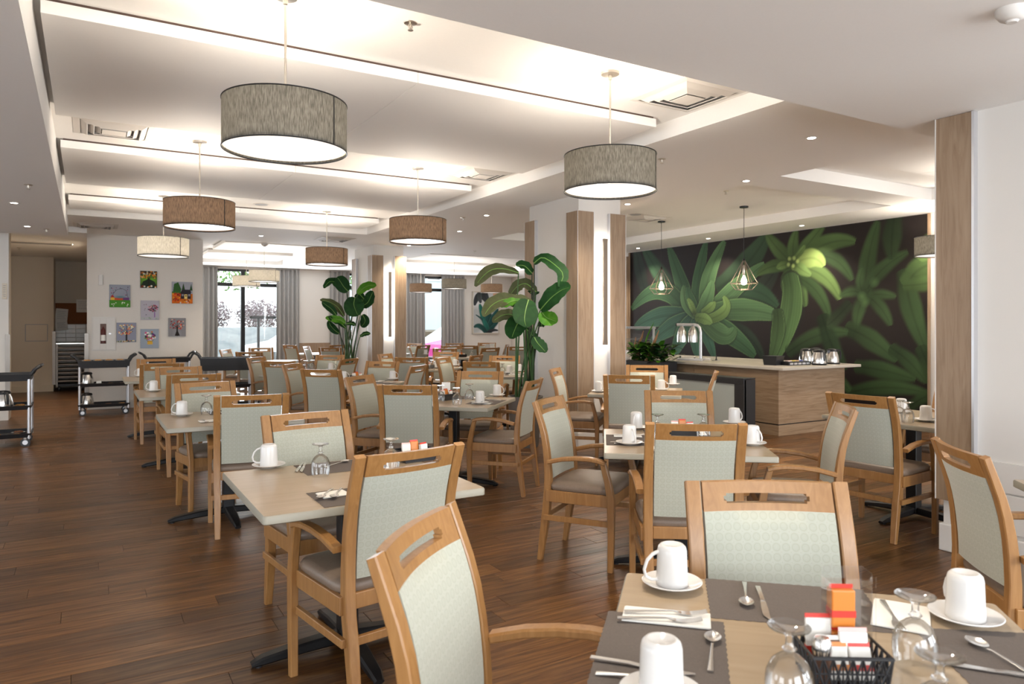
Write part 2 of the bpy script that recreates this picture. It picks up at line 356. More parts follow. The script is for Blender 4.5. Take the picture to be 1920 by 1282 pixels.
# ceiling: one sheet that steps between soffits, main level and coffers
MAIN = (-.24, 4.13, 2.8, 11.8); COF2 = (2.03, 4.37, 14.0, 19.05); COF3 = (6.4, 10.6, 14.2, 19.0); COF4 = (6.19, 9.0, 2.8, 4.95); TRAY = (6.23, 8.97, 5.45, 11.2)
def ch(x, y):
    if y < 2.8: return S1
    if x < -.24 and y < 12.6: return S1
    if y > 13.2 and x < 0: return 2.9
    for c in (MAIN, COF2, COF3, COF4, TRAY):
        if c[0] < x < c[1] and c[2] < y < c[3]: return S3
    return S2
xs = sorted({-6, 14, -.24, 0, *MAIN[:2], *COF2[:2], *COF3[:2], *COF4[:2], *TRAY[:2]}); ys = sorted({-3.5, 20.2, 2.8, 12.6, 13.2, *MAIN[2:], *COF2[2:], *COF3[2:], *COF4[2:], *TRAY[2:]})
cm = MB(); H = [[ch((xs[i]+xs[i+1])/2, (ys[j]+ys[j+1])/2) for j in range(len(ys)-1)] for i in range(len(xs)-1)]
for i in range(len(xs)-1):
    for j in range(len(ys)-1):
        h = H[i][j]; x0, x1, y0, y1 = xs[i], xs[i+1], ys[j], ys[j+1]
        cm.add([(x0, y0, h), (x1, y0, h), (x1, y1, h), (x0, y1, h)], [(3, 2, 1, 0)])
        if i+1 < len(xs)-1 and H[i+1][j] != h: k = H[i+1][j]; cm.add([(x1, y0, h), (x1, y1, h), (x1, y1, k), (x1, y0, k)], [(0, 1, 2, 3)])
        if j+1 < len(ys)-1 and H[i][j+1] != h: k = H[i][j+1]; cm.add([(x0, y1, h), (x1, y1, h), (x1, y1, k), (x0, y1, k)], [(0, 1, 2, 3)])
ceil = struct('ceiling', cm, ceil_m)
struct('ceiling_deck', MB().box(-6, 14, -3.5, 20.2, 3.2, 3.3), ceil_m)
gapm = mat('painted_gap_shade', (.10, .06, .045), .6)
# hanging cloud panels in the coffers: two boards, gap shade painted as a dark slab on top
def cloud(x0, x1, y0, y1, label, split=None):
    t = thing('ceiling_panel', label, 'ceiling panel', ((x0+x1)/2, (y0+y1)/2, 3.045), 0, 'flat panels hung in the ceiling coffers')
    hx, hy = (x1-x0)/2, (y1-y0)/2; sp = (split if split is not None else (x0+x1)/2)-(x0+x1)/2
    obj('board', MB().box(-hx, sp-.0015, -hy, hy, 0, .068, .002), ceil_m, t, smooth=0); obj('board', MB().box(sp+.0015, hx, -hy, hy, 0, .068, .002), ceil_m, t, smooth=0)
    obj('gap_shade', MB().box(-hx+.02, hx-.02, -hy+.012, hy-.012, .068, .085), gapm, t, smooth=0)
cloud(-.205, 3.96, 4.37, 6.45, 'widest pale ceiling panel, hung in the coffer nearest the camera', 1.88)
cloud(-.205, 3.96, 7.6, 9.5, 'second pale ceiling panel, behind the two nearest pendants', 1.88)
cloud(-.205, 3.96, 10.75, 11.55, 'narrow third ceiling panel at the far end of the long coffer', 1.88)
cloud(2.3, 4.15, 14.7, 16.3, 'pale panel of the far left coffer, nearer one'); cloud(2.3, 4.15, 17.0, 18.6, 'pale panel of the far left coffer, nearer the window')
cloud(6.7, 10.3, 14.9, 16.4, 'pale panel of the far right coffer, nearer one'); cloud(6.7, 10.3, 17.1, 18.6, 'pale panel of the far right coffer, nearer the windows')
cloud(6.3, 8.85, 3.1, 4.3, 'short ceiling panel in the coffer beside the right wall end')

# walls
wall_far = MB(); WIN = [(2.75, 4.75, .3, 2.93), (6.2, 7.0, .3, 2.93), (8.55, 9.6, .3, 2.93)]
def wall_y(m, x0, x1, y0, y1, holes, z1=3.2):
    x = x0
    for a, b, c, d in holes:
        m.box(x, a, y0, y1, 0, z1); m.box(a, b, y0, y1, 0, c); m.box(a, b, y0, y1, d, z1); x = b
    m.box(x, x1, y0, y1, 0, z1)
wall_y(wall_far, 1.8, 14, 20.2, 20.4, WIN); struct('wall_back', wall_far, white_m)
for i, (a, b, c, d) in enumerate(WIN):
    fr = MB(); t = .06
    fr.box(a, b, 20.22, 20.3, c, c+t); fr.box(a, b, 20.22, 20.3, d-t, d); fr.box(a, a+t, 20.22, 20.3, c+t, d-t); fr.box(b-t, b, 20.22, 20.3, c+t, d-t)
    W = struct('window_%d' % (i+1), fr, blackm)
    mx = [3.61] if i == 0 else []
    obj('mullion', MB().box(a+t, b-t, 20.22, 20.3, 2.47, 2.56), blackm, W, smooth=0)
    for x in mx: obj('mullion', MB().box(x-.05, x+.05, 20.21, 20.31, c+t, d-t), blackm, W, smooth=0)
    for p0, p1 in ([(a+t, 3.56), (3.66, b-t)] if i == 0 else [(a+t, b-t)]):
        obj('pane', MB().box(p0, p1, 20.255, 20.265, c+t, 2.47), panem, W, smooth=0); obj('pane', MB().box(p0, p1, 20.255, 20.265, 2.56, d-t), panem, W, smooth=0)
struct('trim_1', MB().box(5.0, 6.05, 20.17, 20.2, 0, .93, .003), slabw)                       # oak wainscot between the far windows
m = MB(); m.box(10, 10.2, -3.5, 11.9, 0, 3.2); m.box(10.2, 12.2, 11.7, 11.9, 0, 3.2); m.box(12.0, 12.2, 11.9, 20.2, 0, 3.2); struct('wall_right', m, wall_m)
m = MB(); m.box(0, 1.82, 14.1, 14.3, 0, 3.2); m.box(1.62, 1.82, 14.3, 20.2, 0, 3.2); m.box(0, .2, 14.3, 19.4, 0, 3.2); struct('wall_pictures', m, wall_m)
m = MB(); m.box(-6, -1.02, 13.2, 13.4, 0, 3.2); struct('wall_left', m, white_m)
m = MB(); m.box(-1.9, -1.75, 13.4, 18.4, 0, 3.2); m.box(-1.9, -.62, 18.4, 18.6, 0, 3.2); m.box(-.8, -.62, 18.6, 19.4, 0, 3.2); m.box(-.8, .2, 19.4, 19.6, 0, 3.2); struct('wall_corridor', m, hall_m)
m = MB(); wall_y(m, -6, 14, -3.7, -3.5, [(-4.9, -2.3, .5, 2.6), (-1.1, 1.5, .5, 2.6), (2.7, 5.3, .5, 2.6), (6.5, 9.1, .5, 2.6)]); struct('wall_front', m, wall_m)
m = MB(); y = -3.5
for a, b in ((-.7, 1.9), (3.3, 5.9), (7.3, 9.9)):
    m.box(-6.2, -6, y, a, 0, 3.2); m.box(-6.2, -6, a, b, 0, .5); m.box(-6.2, -6, a, b, 2.5, 3.2); y = b
m.box(-6.2, -6, y, 13.4, 0, 3.2); struct('wall_side', m, wall_m)
struct('baseboard_left', MB().box(-6, -1.02, 13.17, 13.2, 0, .16, .004), white_m)
struct('baseboard_corridor', MB().box(-1.75, -.62, 18.37, 18.4, 0, .14, .004), hall_m)
struct('baseboard_pictures', MB().box(.0, 1.82, 14.075, 14.1, 0, .14, .004), wall_m)
struct('baseboard_right', MB().box(9.97, 10, -3.5, 11.7, 0, .14, .004), slabw)
steel_d = mat('dull_steel', (.30, .27, .24), .4, .8)
for i, (x, y) in enumerate(((-1.03, 13.19), (-.615, 18.39), (-.005, 14.09))):
    struct('trim_%d' % (i+2), MB().box(x-.03, x+.03, y-.012, y, .14, 1.3), steel_d)
struct('door_1', MB().box(-1.75, -1.70, 16.4, 18.3, 0, 2.1, .004), hall_m)
struct('trim_5', MB().box(-1.12, -1.02, 13.4, 13.6, 0, 2.9), hall_m)
# white tiles of the corridor recess
tilem = mat('white_tile', (.62, .56, .47), .25); wc = bpy.data.objects['wall_corridor']; tm = None
tile_me = MB().box(-.097, .097, -.012, 0, -.047, .047, .003).mesh('tile', tilem, 0)
for j in range(13):
    for i in range(3): obj('tile', tile_me, parent=wc, loc=(-.52+i*.2+.0, 19.4, .2+j*.1))

# ------------------------------------------------------------------ pillars: white core, oak corner boards, metal trims, base
def pillar(name, x0, x1, y0, y1, ztop, corners, skirt=.17, zs=.38, zt=2.79):
    p = struct(name, MB().box(x0, x1, y0, y1, 0, ztop), white_m)
    obj('plinth', MB().box(x0-.02, x1+.02, y0-.02, y1+.02, 0, skirt, .008), white_m, p, smooth=0)
    for (cx, cy) in corners:
        sx = 1 if cx == x0 else -1; sy = 1 if cy == y0 else -1; w, t = .19, .045
        a, b = sorted((cx-sx*t, cx+sx*w)); c, d = sorted((cy-sy*t, cy))
        obj('corner_board', MB().box(a, b, c, d, zs, zt, .001), slabw, p, smooth=0)
        a2, b2 = sorted((cx-sx*t, cx)); c2, d2 = sorted((cy, cy+sy*w))
        obj('corner_board', MB().box(a2, b2, c2, d2, zs, zt, .001), slabw, p, smooth=0)
        e = cx+sx*w; obj('edge_trim', MB().box(min(e, e+sx*.008), max(e, e+sx*.008), c, d, zs, zt), alu, p, smooth=0)
        e = cy+sy*w; obj('edge_trim', MB().box(a2, b2, min(e, e+sy*.008), max(e, e+sy*.008), zs, zt), alu, p, smooth=0)
        obj('edge_trim', MB().box(min(cx-sx*t, cx-sx*(t+.004)), max(cx-sx*t, cx-sx*(t+.004)), min(cy-sy*t, cy-sy*(t+.006)), max(cy-sy*t, cy-sy*(t+.006)), zs, zt), alu, p, smooth=0)
    return p
pillar('pillar_1', 5.0, 5.63, 6.86, 7.95, 3.2, [(5.0, 6.86), (5.63, 6.86), (5.0, 7.95)])
pillar('pillar_2', 4.76, 5.38, 13.25, 14.35, 3.2, [(4.76, 13.25), (5.38, 13.25), (4.76, 14.35)])
p3 = struct('wall_right_end', MB().box(4.74, 5.4, .9, 2.53, 0, 3.2), white_m)
obj('corner_board', MB().box(4.70, 4.74, 2.34, 2.56, .33, 2.768, .001), slabw, p3, smooth=0); obj('corner_board', MB().box(4.74, 5.0, 2.53, 2.57, .33, 2.768, .001), slabw, p3, smooth=0)
obj('edge_trim', MB().box(4.695, 4.74, 2.325, 2.34, .33, 2.768), alu, p3, smooth=0); obj('edge_trim', MB().box(4.696, 4.70, 2.556, 2.562, .33, 2.768), white_m, p3, smooth=0)
obj('plinth', MB().box(4.715, 5.42, .9, 2.55, 0, .175, .008), white_m, p3, smooth=0)
obj('wainscot_panel', MB().box(4.722, 4.74, .9, 2.30, .44, .62, .002), white_m, p3, smooth=0); obj('wainscot_panel', MB().box(4.722, 4.74, .9, 2.30, .20, .43, .002), white_m, p3, smooth=0)

# ------------------------------------------------------------------ mural
def mural():
    U0 = 11.83; W, Hh = 6.3, 2.98; c = Canvas(W, Hh, 560, (.016, .011, .010))
    def q(x, y):
        Y, z = on_x(1160+x/2.787, 380+y/2.787, 10.0); return (U0-Y, Hh-z)
    def L(pts, wpx, col, edge=None, soft=.8, al=1., dark=.5, shape=.55):
        mid = pts[len(pts)//2]; a = q(mid[0], mid[1]); b = q(mid[0]+10, mid[1]); e = q(mid[0], mid[1]+10); k = (abs(b[0]-a[0])+abs(e[1]-a[1]))/20
        c.leaf([q(*p) for p in pts], wpx*k*(1.12 if edge else 1), col, edge, soft*k*4, al, shape, dark=dark)
    G1 = (.075, .145, .062); G2 = (.045, .10, .045); G3 = (.03, .07, .035); E1 = (.17, .28, .10); B1 = (.13, .21, .065); B2 = (.075, .13, .042); B3 = (.045, .085, .03); T = (.045, .11, .07)
    for pts, wd, col in [([(330,520),(210,360),(130,230)],70,G3),([(130,420),(110,330),(90,220)],60,(.025,.04,.028)),([(560,420),(690,300),(780,160)],110,(.035,.07,.035)),([(700,520),(760,440),(840,330)],90,(.03,.04,.028)),
                         ([(560,640),(680,700),(760,820)],60,(.02,.035,.02)),([(470,620),(650,460),(840,550)],95,G3)]: L(pts, wd, col, None, 3, .9)
    for pts, wd, col in [([(380,585),(330,420),(262,225)],66,G2),([(400,560),(425,370),(462,195)],56,G2),([(450,520),(480,370),(560,195)],66,G1),([(480,570),(620,440),(770,315)],70,G1),([(500,570),(680,560),(850,600)],84,G1),
                         ([(350,575),(220,460),(66,560)],64,G2),([(350,590),(200,600),(85,655)],66,T),([(365,605),(260,660),(165,735)],62,T),([(380,620),(330,700),(285,812)],70,T),([(405,620),(398,700),(415,812)],52,T),([(430,620),(465,700),(505,815)],54,T),
                         ([(455,615),(590,690),(720,805)],80,G2),([(440,600),(550,690),(610,650)],74,G1),([(395,575),(350,510),(345,430)],46,G1),([(410,570),(375,500),(362,440)],44,G2),([(430,570),(470,490),(492,405)],58,G1),([(450,570),(490,540),(500,515)],34,B1),
                         ([(470,610),(560,560),(548,488)],44,B1),([(400,575),(380,530),(362,500)],26,B1),([(420,600),(460,610),(490,632)],40,B1)]: L(pts, wd, col, E1, .7)
    c.blob(*q(395, 580), .06, .05, (.015, .02, .012), .8, .7)
    for pts, wd, col, so in [([(905,310),(830,235),(775,160)],62,B2,4),([(920,300),(915,220),(935,140)],56,B2,4),([(935,300),(1000,210),(1080,110)],66,B2,4),([(950,310),(1090,215),(1245,205)],84,B2,5),([(960,340),(1080,390),(1160,510)],66,B1,5),([(930,350),(955,450),(980,545)],62,B2,4),
                             ([(960,400),(1050,480),(1105,610)],60,B3,5),([(890,330),(800,335),(725,378)],54,B2,3),([(900,350),(880,410),(868,470)],60,B2,3),([(1060,280),(1150,310),(1225,410)],60,B3,6),([(940,310),(1020,290),(1075,335)],84,(.26,.36,.11),3),
                             ([(930,325),(960,350),(1010,380)],50,B1,3),([(925,290),(960,250),(975,220)],26,B1,2),([(890,320),(850,330),(830,345)],34,B1,2)]: L(pts, wd, col, None, so*.8, .95)
    c.blob(*q(905, 320), .07, .08, (.02, .03, .012), .9, .85)
    for dx, dy in ((-15, -25), (10, -28), (28, -12), (-20, 5), (5, 12)): c.blob(*q(910+dx, 318+dy), .028, .03, (.33, .43, .14), .5, .8)
    L([(903,420),(895,600),(812,830)], 96, (.075,.14,.05), E1, .8); L([(835,590),(830,700),(795,830)], 60, (.06,.11,.04), E1, .8)
    for pts, wd, col in [([(1290,460),(1310,280),(1360,90)],80,B3),([(1310,440),(1390,340),(1520,255)],66,B3),([(1330,480),(1390,480),(1455,492)],44,B3),([(1320,500),(1380,560),(1425,645)],58,B3),([(1285,500),(1255,570),(1245,660)],60,B3),([(1260,470),(1210,465),(1155,492)],44,B3),
                         ([(1440,100),(1430,200),(1430,300)],90,(.03,.055,.022)),([(1505,410),(1540,580),(1615,780)],100,B3),([(1540,380),(1590,340),(1700,290)],110,B2),([(1700,180),(1630,230),(1570,300)],110,B1),([(1540,430),(1620,420),(1700,400)],70,B2),([(1240,672),(1340,730),(1460,830)],92,B3),([(920,760),(1060,690),(1205,680)],70,B3),
                         ([(1285,860),(1400,880),(1560,925)],80,B3),([(1465,785),(1540,850),(1615,945)],76,B3),([(1240,985),(1420,965),(1620,995)],70,B3),([(1100,920),(1160,940),(1215,985)],60,B3),([(1080,640),(1120,750),(1190,880)],80,(.025,.05,.02)),([(1600,800),(1640,900),(1680,1010)],80,B3),([(1560,1040),(1620,1010),(1700,1000)],60,B3),
                         ([(1270,450),(1265,400),(1280,340)],40,B3),([(1180,560),(1120,620),(1090,640)],60,(.03,.05,.022))]: L(pts, wd, col, None, 5, .9)
    for p in ((1275, 490), (1340, 415), (1290, 520)): c.blob(*q(*p), .05, .05, (.07, .13, .045), .8, .8)
    t = thing('mural', 'huge green leaf photo mural covering the wall behind the buffet', 'mural', (9.985, U0-W/2, Hh/2), R(-90))
    obj('printed_sheet', c.mesh('printed_sheet', muralm, W, Hh), parent=t); obj('edge_board', MB().box(-W/2-.03, -W/2, -.03, .0, -Hh/2, Hh/2), slabw, t, smooth=0); obj('edge_board', MB().box(W/2, W/2+.03, -.03, .0, -Hh/2, Hh/2), slabw, t, smooth=0)
mural()

# ================================================================== FURNITURE
# ------------------------------------------------------------------ dining armchair (front = +Y, origin on the floor)
def yb(z):                                                          # rear line of the back, side view
    P = [(0, -.285), (.25, -.245), (.44, -.222), (.60, -.226), (.78, -.255), (.97, -.325)]
    zs = [p[0] for p in P]; k = max(0, min(len(P)-2, sum(z >= q for q in zs)-1))
    m = []
    for i in range(len(P)):
        a, b = max(i-1, 0), min(i+1, len(P)-1); m.append((P[b][1]-P[a][1])/(P[b][0]-P[a][0]))
    h = P[k+1][0]-P[k][0]; t = (z-P[k][0])/h
    return (2*t**3-3*t*t+1)*P[k][1]+(t**3-2*t*t+t)*h*m[k]+(-2*t**3+3*t*t)*P[k+1][1]+(t**3-t*t)*h*m[k+1]
def make_chair():
    t = thing('dining_armchair', '-', 'chair'); G = .026
    bow = lambda x: -G*(1-(x/.2)**2)
    us = [-.193+.386*i/16 for i in range(17)]; us = sorted({*us, -.128, .128, -.12, .12, .0})
    vs = [.888, .9, .909, .916, .93, .937, .948, .96, .97]
    rail = MB().plate(us, vs, lambda u, v: abs(u) < .128 and .909 < v < .937 and not (abs(u) > .12 and not .916 < v < .93), lambda u, v, s: (u, yb(v)+bow(u)+.014-s, v), .026)
    obj('top_rail', rail, beech, t, smooth=30)
    fus = [-.193+.386*i/10 for i in range(11)]; fvs = [.498+.390*i/9 for i in range(10)]
    def fp(u, v, s):
        e = 1-(abs(u)/.193)**4; q = (v-.498)/.39; f = 1-abs(2*q-1)**6; b = .010*max(e, 0)*max(f, 0)
        return (u*.997, yb(v)+bow(u)*(.55+.45*q)+(.016+b if s < .5 else -.014-b*.6), v)
    bp = MB().plate(fus, fvs, lambda u, v: False, lambda u, v, s: fp(u, v, s), 1.0); obj('back_pad', bp, fab, t, smooth=60)
    for s in (-1, 1):
        zs = [0, .12, .25, .36, .44, .52, .60, .68, .76, .83, .90, .97]
        obj('rear_post', MB().bar([(s*(.217+.004*(z > .3)), yb(z), z) for z in zs], [(.044 if z > .2 else .036+.04*z, .05-.022*max(0, z-.44)/.53 if z > .2 else .034+.08*z) for z in zs], (1, 0, 0), .004), beech, t)
        obj('front_leg', MB().bar([(s*.262, .232, 0), (s*.262, .238, .2), (s*.262, .238, .42), (s*.264, .215, .53), (s*.266, .185, .632)], [(.032, .034), (.034, .042), (.034, .05), (.034, .042), (.036, .036)], (1, 0, 0), .004), beech, t)
        pts = [(-.205, .613), (-.10, .637), (.0, .648), (.09, .65), (.16, .643), (.20, .631)]
        obj('armrest', MB().bar([(s*(.255+.012*(y+.2)/.4), y, z) for y, z in pts], (.046, .026), (1, 0, 0), .006), beech, t)
        obj('side_rail', MB().box(min(s*.235, s*.257), max(s*.235, s*.257), -.225, .225, .37, .44, .003), beech, t, smooth=0)
        obj('side_stretcher', MB().box(min(s*.238, s*.258), max(s*.238, s*.258), -.245, .225, .255, .288, .003), beech, t, smooth=0)
    obj('rear_rail', MB().box(-.197, .197, -.236, -.214, .385, .445, .003), beech, t, smooth=0); obj('front_rail', MB().box(-.247, .247, .215, .24, .37, .44, .003), beech, t, smooth=0)
    obj('rear_stretcher', MB().box(-.197, .197, -.258, -.236, .255, .288, .003), beech, t, smooth=0)
    ring = lambda k, z, o: [(x*(.25-o), y*(.235-o)+.015, z) for x, y in [(math.copysign(abs(math.cos(q))**.28, math.cos(q)), math.copysign(abs(math.sin(q))**.28, math.sin(q))) for q in (2*PI*(i+.5)/28 for i in range(28))]]
    obj('seat', MB().loft([ring(0, .436, .008), ring(0, .446, 0), ring(0, .466, -.002), ring(0, .481, .008), ring(0, .489, .03), ring(0, .494, .08), ring(0, .496, .14)]), seatm, t, smooth=60)
    for c in t.children: c.data.transform(Matrix.Diagonal((1, .9, 1, 1)))
    return t
CH = Proto(make_chair()); CG = 'beech dining armchairs with sage backs'
def chair(bx, by, ang, label):                                      # (bx, by): middle of the top rail; ang: facing, degrees from +X
    a = R(ang); return CH.put(label, (bx+.2925*math.cos(a), by+.2925*math.sin(a), 0), a-PI/2, CG)
A, B_ = 'armchair showing its back', 'armchair facing the camera'
chair(.674, 1.575, -46, 'large armchair in the near foreground, front of its back cut by the bottom edge')
chair(1.775, 1.475, -123, 'armchair facing the camera across the foreground table at bottom right')
chair(1.07, 2.545, 99, 'armchair with its pale back to us at the left front table')
chair(1.02, 3.9, -83, 'armchair on the far side of the left front table, behind the mug')
chair(.967, 5.09, 82, 'armchair with its back to us at the left row\'s second table')
chair(.84, 6.38, -80, 'armchair on the far side of the left row\'s second table')
chair(.886, 7.45, 91, 'armchair with its back to us at the left row\'s third table')
chair(*pd(335, 8.05), -87, 'armchair on the far side of the left row\'s third table')
chair(*pd(304, 8.7), 90, 'armchair with its back to us at the left row\'s last table')
chair(*pd(293, 9.9), -92, 'armchair on the far side of the left row\'s last table, before the cart')
chair(2.57, 3.86, -56, 'armchair turned right on the left of the middle front table, seat visible')
chair(2.53, 2.51, 54.6, 'armchair with its back to us at the middle front table')
chair(3.67, 3.82, -126, 'armchair facing us on the far side of the middle front table')
chair(3.83, 2.6, 137, 'armchair with shiny top rail turned left, right of the middle front table')
chair(*pd(1179, 6.75), 46, 'armchair with its back to us at the table beside the sconce pillar')
chair(*pd(1213, 8.4), -132, 'armchair facing us before the counter planter, beyond the pillar table')
chair(*pd(1040, 7.75), -47, 'armchair turned right directly before the sconce pillar')
chair(*pd(1342, 7.25), 133, 'armchair seen edge-on before the black framed display case')
chair(4.53, 2.98, 4, 'armchair with its back to us beside the right wall end, arm to the right')
chair(6.2, 3.12, 180, 'armchair mostly hidden behind the oak edge of the right wall')
chair(2.93, 1.51, -41, 'armchair at the right edge facing away before the white wall')
chair(2.18, 5.29, 54, 'armchair with its back to us, left of the caddy before the potted palm')
chair(*pd(673, 6.65), -50, 'armchair turned right at the left of the table before the potted palm')
chair(*pd(901, 7.3), -132, 'armchair facing us behind the glasses of the table before the potted palm')
chair(*pd(1003, 6.2), 131, 'armchair turned left with its back to the big potted palm')
chair(*pd(601, 7.6), 44, 'brown-backed armchair at the near side of the middle row\'s second table')
chair(*pd(547, 8.7), -42, 'armchair turned right at the left of the middle row\'s second table')
chair(*pd(718, 9.25), -140, 'armchair facing us at the far side of the middle row\'s second table')
chair(*pd(785, 8.35), 134, 'narrow edge-on armchair at the right of the middle row\'s second table')
chair(*pd(521.5, 9.3), 48, 'armchair with its back to us at the middle row\'s third table')
chair(*pd(479.5, 10.4), -42, 'armchair turned right beside the black bus cart')
chair(*pd(619.5, 11.15), -132, 'armchair facing us at the far side of the middle row\'s third table')
chair(*pd(655.5, 10.0), 132, 'armchair turned away left, in front of the far palm')
chair(*pd(902, 9.2), 50, 'armchair with its back to us at the table left of the big palm\'s stems')
chair(*pd(946.5, 10.9), -135, 'armchair facing us just left of the big palm\'s stems')
chair(*pd(830, 10.3), -50, 'armchair turned right, standing at the left end of the table by the big palm')
chair(*pd(771.5, 10.35), 62, 'armchair with its back to us, right in front of the far pillar\'s oak board')
chair(*pd(721, 11.6), -48, 'small armchair turned right below the far pillar\'s sconce')
chair(*pd(837, 12.4), -140, 'armchair facing us right of the far pillar, before the window')
chair(*pd(894, 11.1), 128, 'armchair turned away left below the leaf picture')
FARG = 'armchairs at the far window end'
for x, d, a, lb in ((619, 14.8, 58, 'distant armchair with its back to us left of the far palm\'s stems'), (573, 15.64, -32, 'distant armchair turned right below the oak wainscot'), (543, 16.6, 25, 'distant armchair before the grey curtain, back to us'),
                    (634, 16.7, 110, 'distant armchair half hidden by the far palm'), (467, 12.4, 57, 'dim armchair in front of the tall window, left one of the pair'), (489, 14.6, -95, 'dim armchair in front of the tall window, right one of the pair'),
                    (422, 13.66, -33, 'dim armchair seen edge-on above the black bus cart'), (877, 16.2, 50, 'distant armchair with its back to us, left of the leaf picture\'s lower edge'), (913, 18.6, -133, 'orange-lit distant armchair under the leaf picture'),
                    (846, 16.1, -100, 'distant armchair facing us before the right curtain'), (834, 14.2, 60, 'distant bright-slotted armchair before the car window'), (920, 14.6, 100, 'distant armchair catching white light below the leaf picture'),
                    (952, 17.2, 140, 'distant armchair edge-on left of the big palm\'s stems'), (971, 15.4, 70, 'distant armchair seen through the big palm\'s stems'), (795, 16.6, 118, 'distant armchair right of the far pillar, turned away'),
                    (777, 18.0, -148, 'distant armchair facing us behind the far pillar\'s right side'), (767, 15.1, -20, 'distant armchair partly hidden by the far pillar'), (852, 18.2, -95, 'farthest armchair at the foot of the right curtain')):
    o = chair(*pd(x, d), a, lb); o['group'] = FARG

# ------------------------------------------------------------------ tables
def make_table():
    t = thing('dining_table', '-', 'table'); h = .46
    def rr(o, z, rad=.014):
        r_ = max(rad-o, .004); q = h-o; return [(sx*(q-r_)+r_*math.cos(a), sy*(q-r_)+r_*math.sin(a), z) for sx, sy, a0 in ((1, 1, 0), (-1, 1, 90), (-1, -1, 180), (1, -1, 270)) for a in (R(a0+30*k) for k in range(4))]
    obj('tabletop', MB().loft([rr(.006, .7495), rr(.0045, .75), rr(.06, .7505), rr(.2, .7505)][1:]), tabm, t, smooth=0)
    obj('edge_band', MB().loft([rr(.006, .716), rr(0, .72), rr(0, .744), rr(.004, .7499)]), tabe, t, smooth=50)
    obj('column', MB().box(-.04, .04, -.04, .04, .03, .7, .006), blackm, t, smooth=0); obj('mounting_plate', MB().box(-.2, .2, -.2, .2, .7, .716, .003), blackm, t, smooth=0)
    for k in range(4):
        a = k*PI/2; d = Vector((math.cos(a), math.sin(a), 0)); s = (-d.y, d.x, 0)
        f = obj('foot', MB().bar([d*.03+Vector((0, 0, .055)), d*.2+Vector((0, 0, .045)), d*.37+Vector((0, 0, .026)), d*.415+Vector((0, 0, .014))], [(.07, .05), (.066, .045), (.055, .034), (.04, .02)], s, .008), blackm, t)
        obj('glide', MB().lathe([(.016, 0), (.016, .012)], 12, tuple(d*.385)), blackp, f)
    return t
TB = Proto(make_table()); TG = 'square pedestal dining tables'
T = {}
def table(k, x, y, rz, label): T[k] = TB.put(label, (x, y, 0), R(rz), TG); return T[k]
table('T0', 1.31, .92, -45, 'square table in the bottom right foreground with taupe placemats')
table('T1', 1.01, 3.15, 0, 'left front dining table with one mug at its corner')
table('T2', .92, 5.75, 0, 'second table of the left row, with mug and goblet')
table('T4', .89, 8.13, 0, 'third table of the left row, mug near its left corner')
table('T6', .86, 10.38, 0, 'last table of the left row, near the carts')
table('T3', 3.06, 3.16, -38, 'middle front table carrying four white mugs')
table('TR', 4.97, 5.78, 45, 'table beside the sconce pillar in front of the buffet')
table('T5', 5.36, 3.08, 0, 'table half hidden by the right wall end, with two goblets')
table('T6r', 3.62, .97, -43, 'table of which only a corner shows at the right edge')
table('TN1', 2.88, 5.87, 44, 'table in front of the big potted palm, with black caddy')
table('TN2', 2.75, 8.22, 45, 'second table of the middle row, one mug on its right')
table('TN6', 2.70, 10.35, 45, 'third table of the middle row, beyond the brown-backed chair')
table('TN3', 4.88, 8.72, 58, 'table beside the big palm\'s stems, pale mugs on it')
table('TN4', 4.68, 10.55, 45, 'table before the far pillar with dark caddy')
table('F1', 4.85, 15.3, -32, 'distant table left of the far pillar'); table('F2', 4.75, 17.2, 25, 'distant table at the wainscot wall by the far palm')
table('F3', 2.95, 14.1, -33, 'distant table before the tall window, behind the bus cart')
table('F5', 6.9, 13.7, 0, 'distant table before the car window with menus'); table('F6', 8.05, 15.35, 45, 'distant table below the leaf picture with dark caddy')
table('F8', 6.3, 16.2, 25, 'distant table just right of the far pillar'); table('F7', 8.5, 13.9, 45, 'distant table behind the big palm\'s stems')

# ------------------------------------------------------------------ pendants
def make_pendant(sh):
    t = thing('drum_pendant', '-', 'pendant lamp'); r0, zb, zt = .305, 2.335, 2.575
    s = obj('lamp_shade', MB().loft([[(r0*math.cos(2*PI*k/64), r0*math.sin(2*PI*k/64), z) for k in range(64)] for z in (zb, zt)], caps=False), sh, t, smooth=60)
    for z in (zb, zt): obj('rim', MB().tube([(r0*math.cos(2*PI*k/64), r0*math.sin(2*PI*k/64), z) for k in range(64)], .0035, 6, True), blackm, s)
    obj('seam', MB().box(-.004, .004, -r0-.002, -r0+.001, zb, zt), blackm, s, smooth=0).rotation_euler.z = R(35)
    obj('diffuser', MB().lathe([(0, zb+.012), (.298, zb+.012), (.298, zb+.016), (0, zb+.016)], 64), diffm, t, smooth=30)
    obj('stem', MB().tube([(0, 0, 2.5), (0, 0, S3)], .0065, 8), nickel, t); obj('canopy', MB().lathe([(.012, S3-.05), (.014, S3-.02), (.06, S3-.016), (.064, S3), (.02, S3)], 24), nickel, t)
    sp = MB()
    for k in range(3): a = 2*PI*k/3; sp.tube([(0, 0, 2.53), (.3*math.cos(a), .3*math.sin(a), 2.565)], .003, 6)
    obj('spider', sp, nickel, t)
    return t
PG = Proto(make_pendant(shade_g)); PB = Proto(make_pendant(shade_b)); PP = Proto(make_pendant(shade_p)); PGr = 'drum shade pendant lamps'
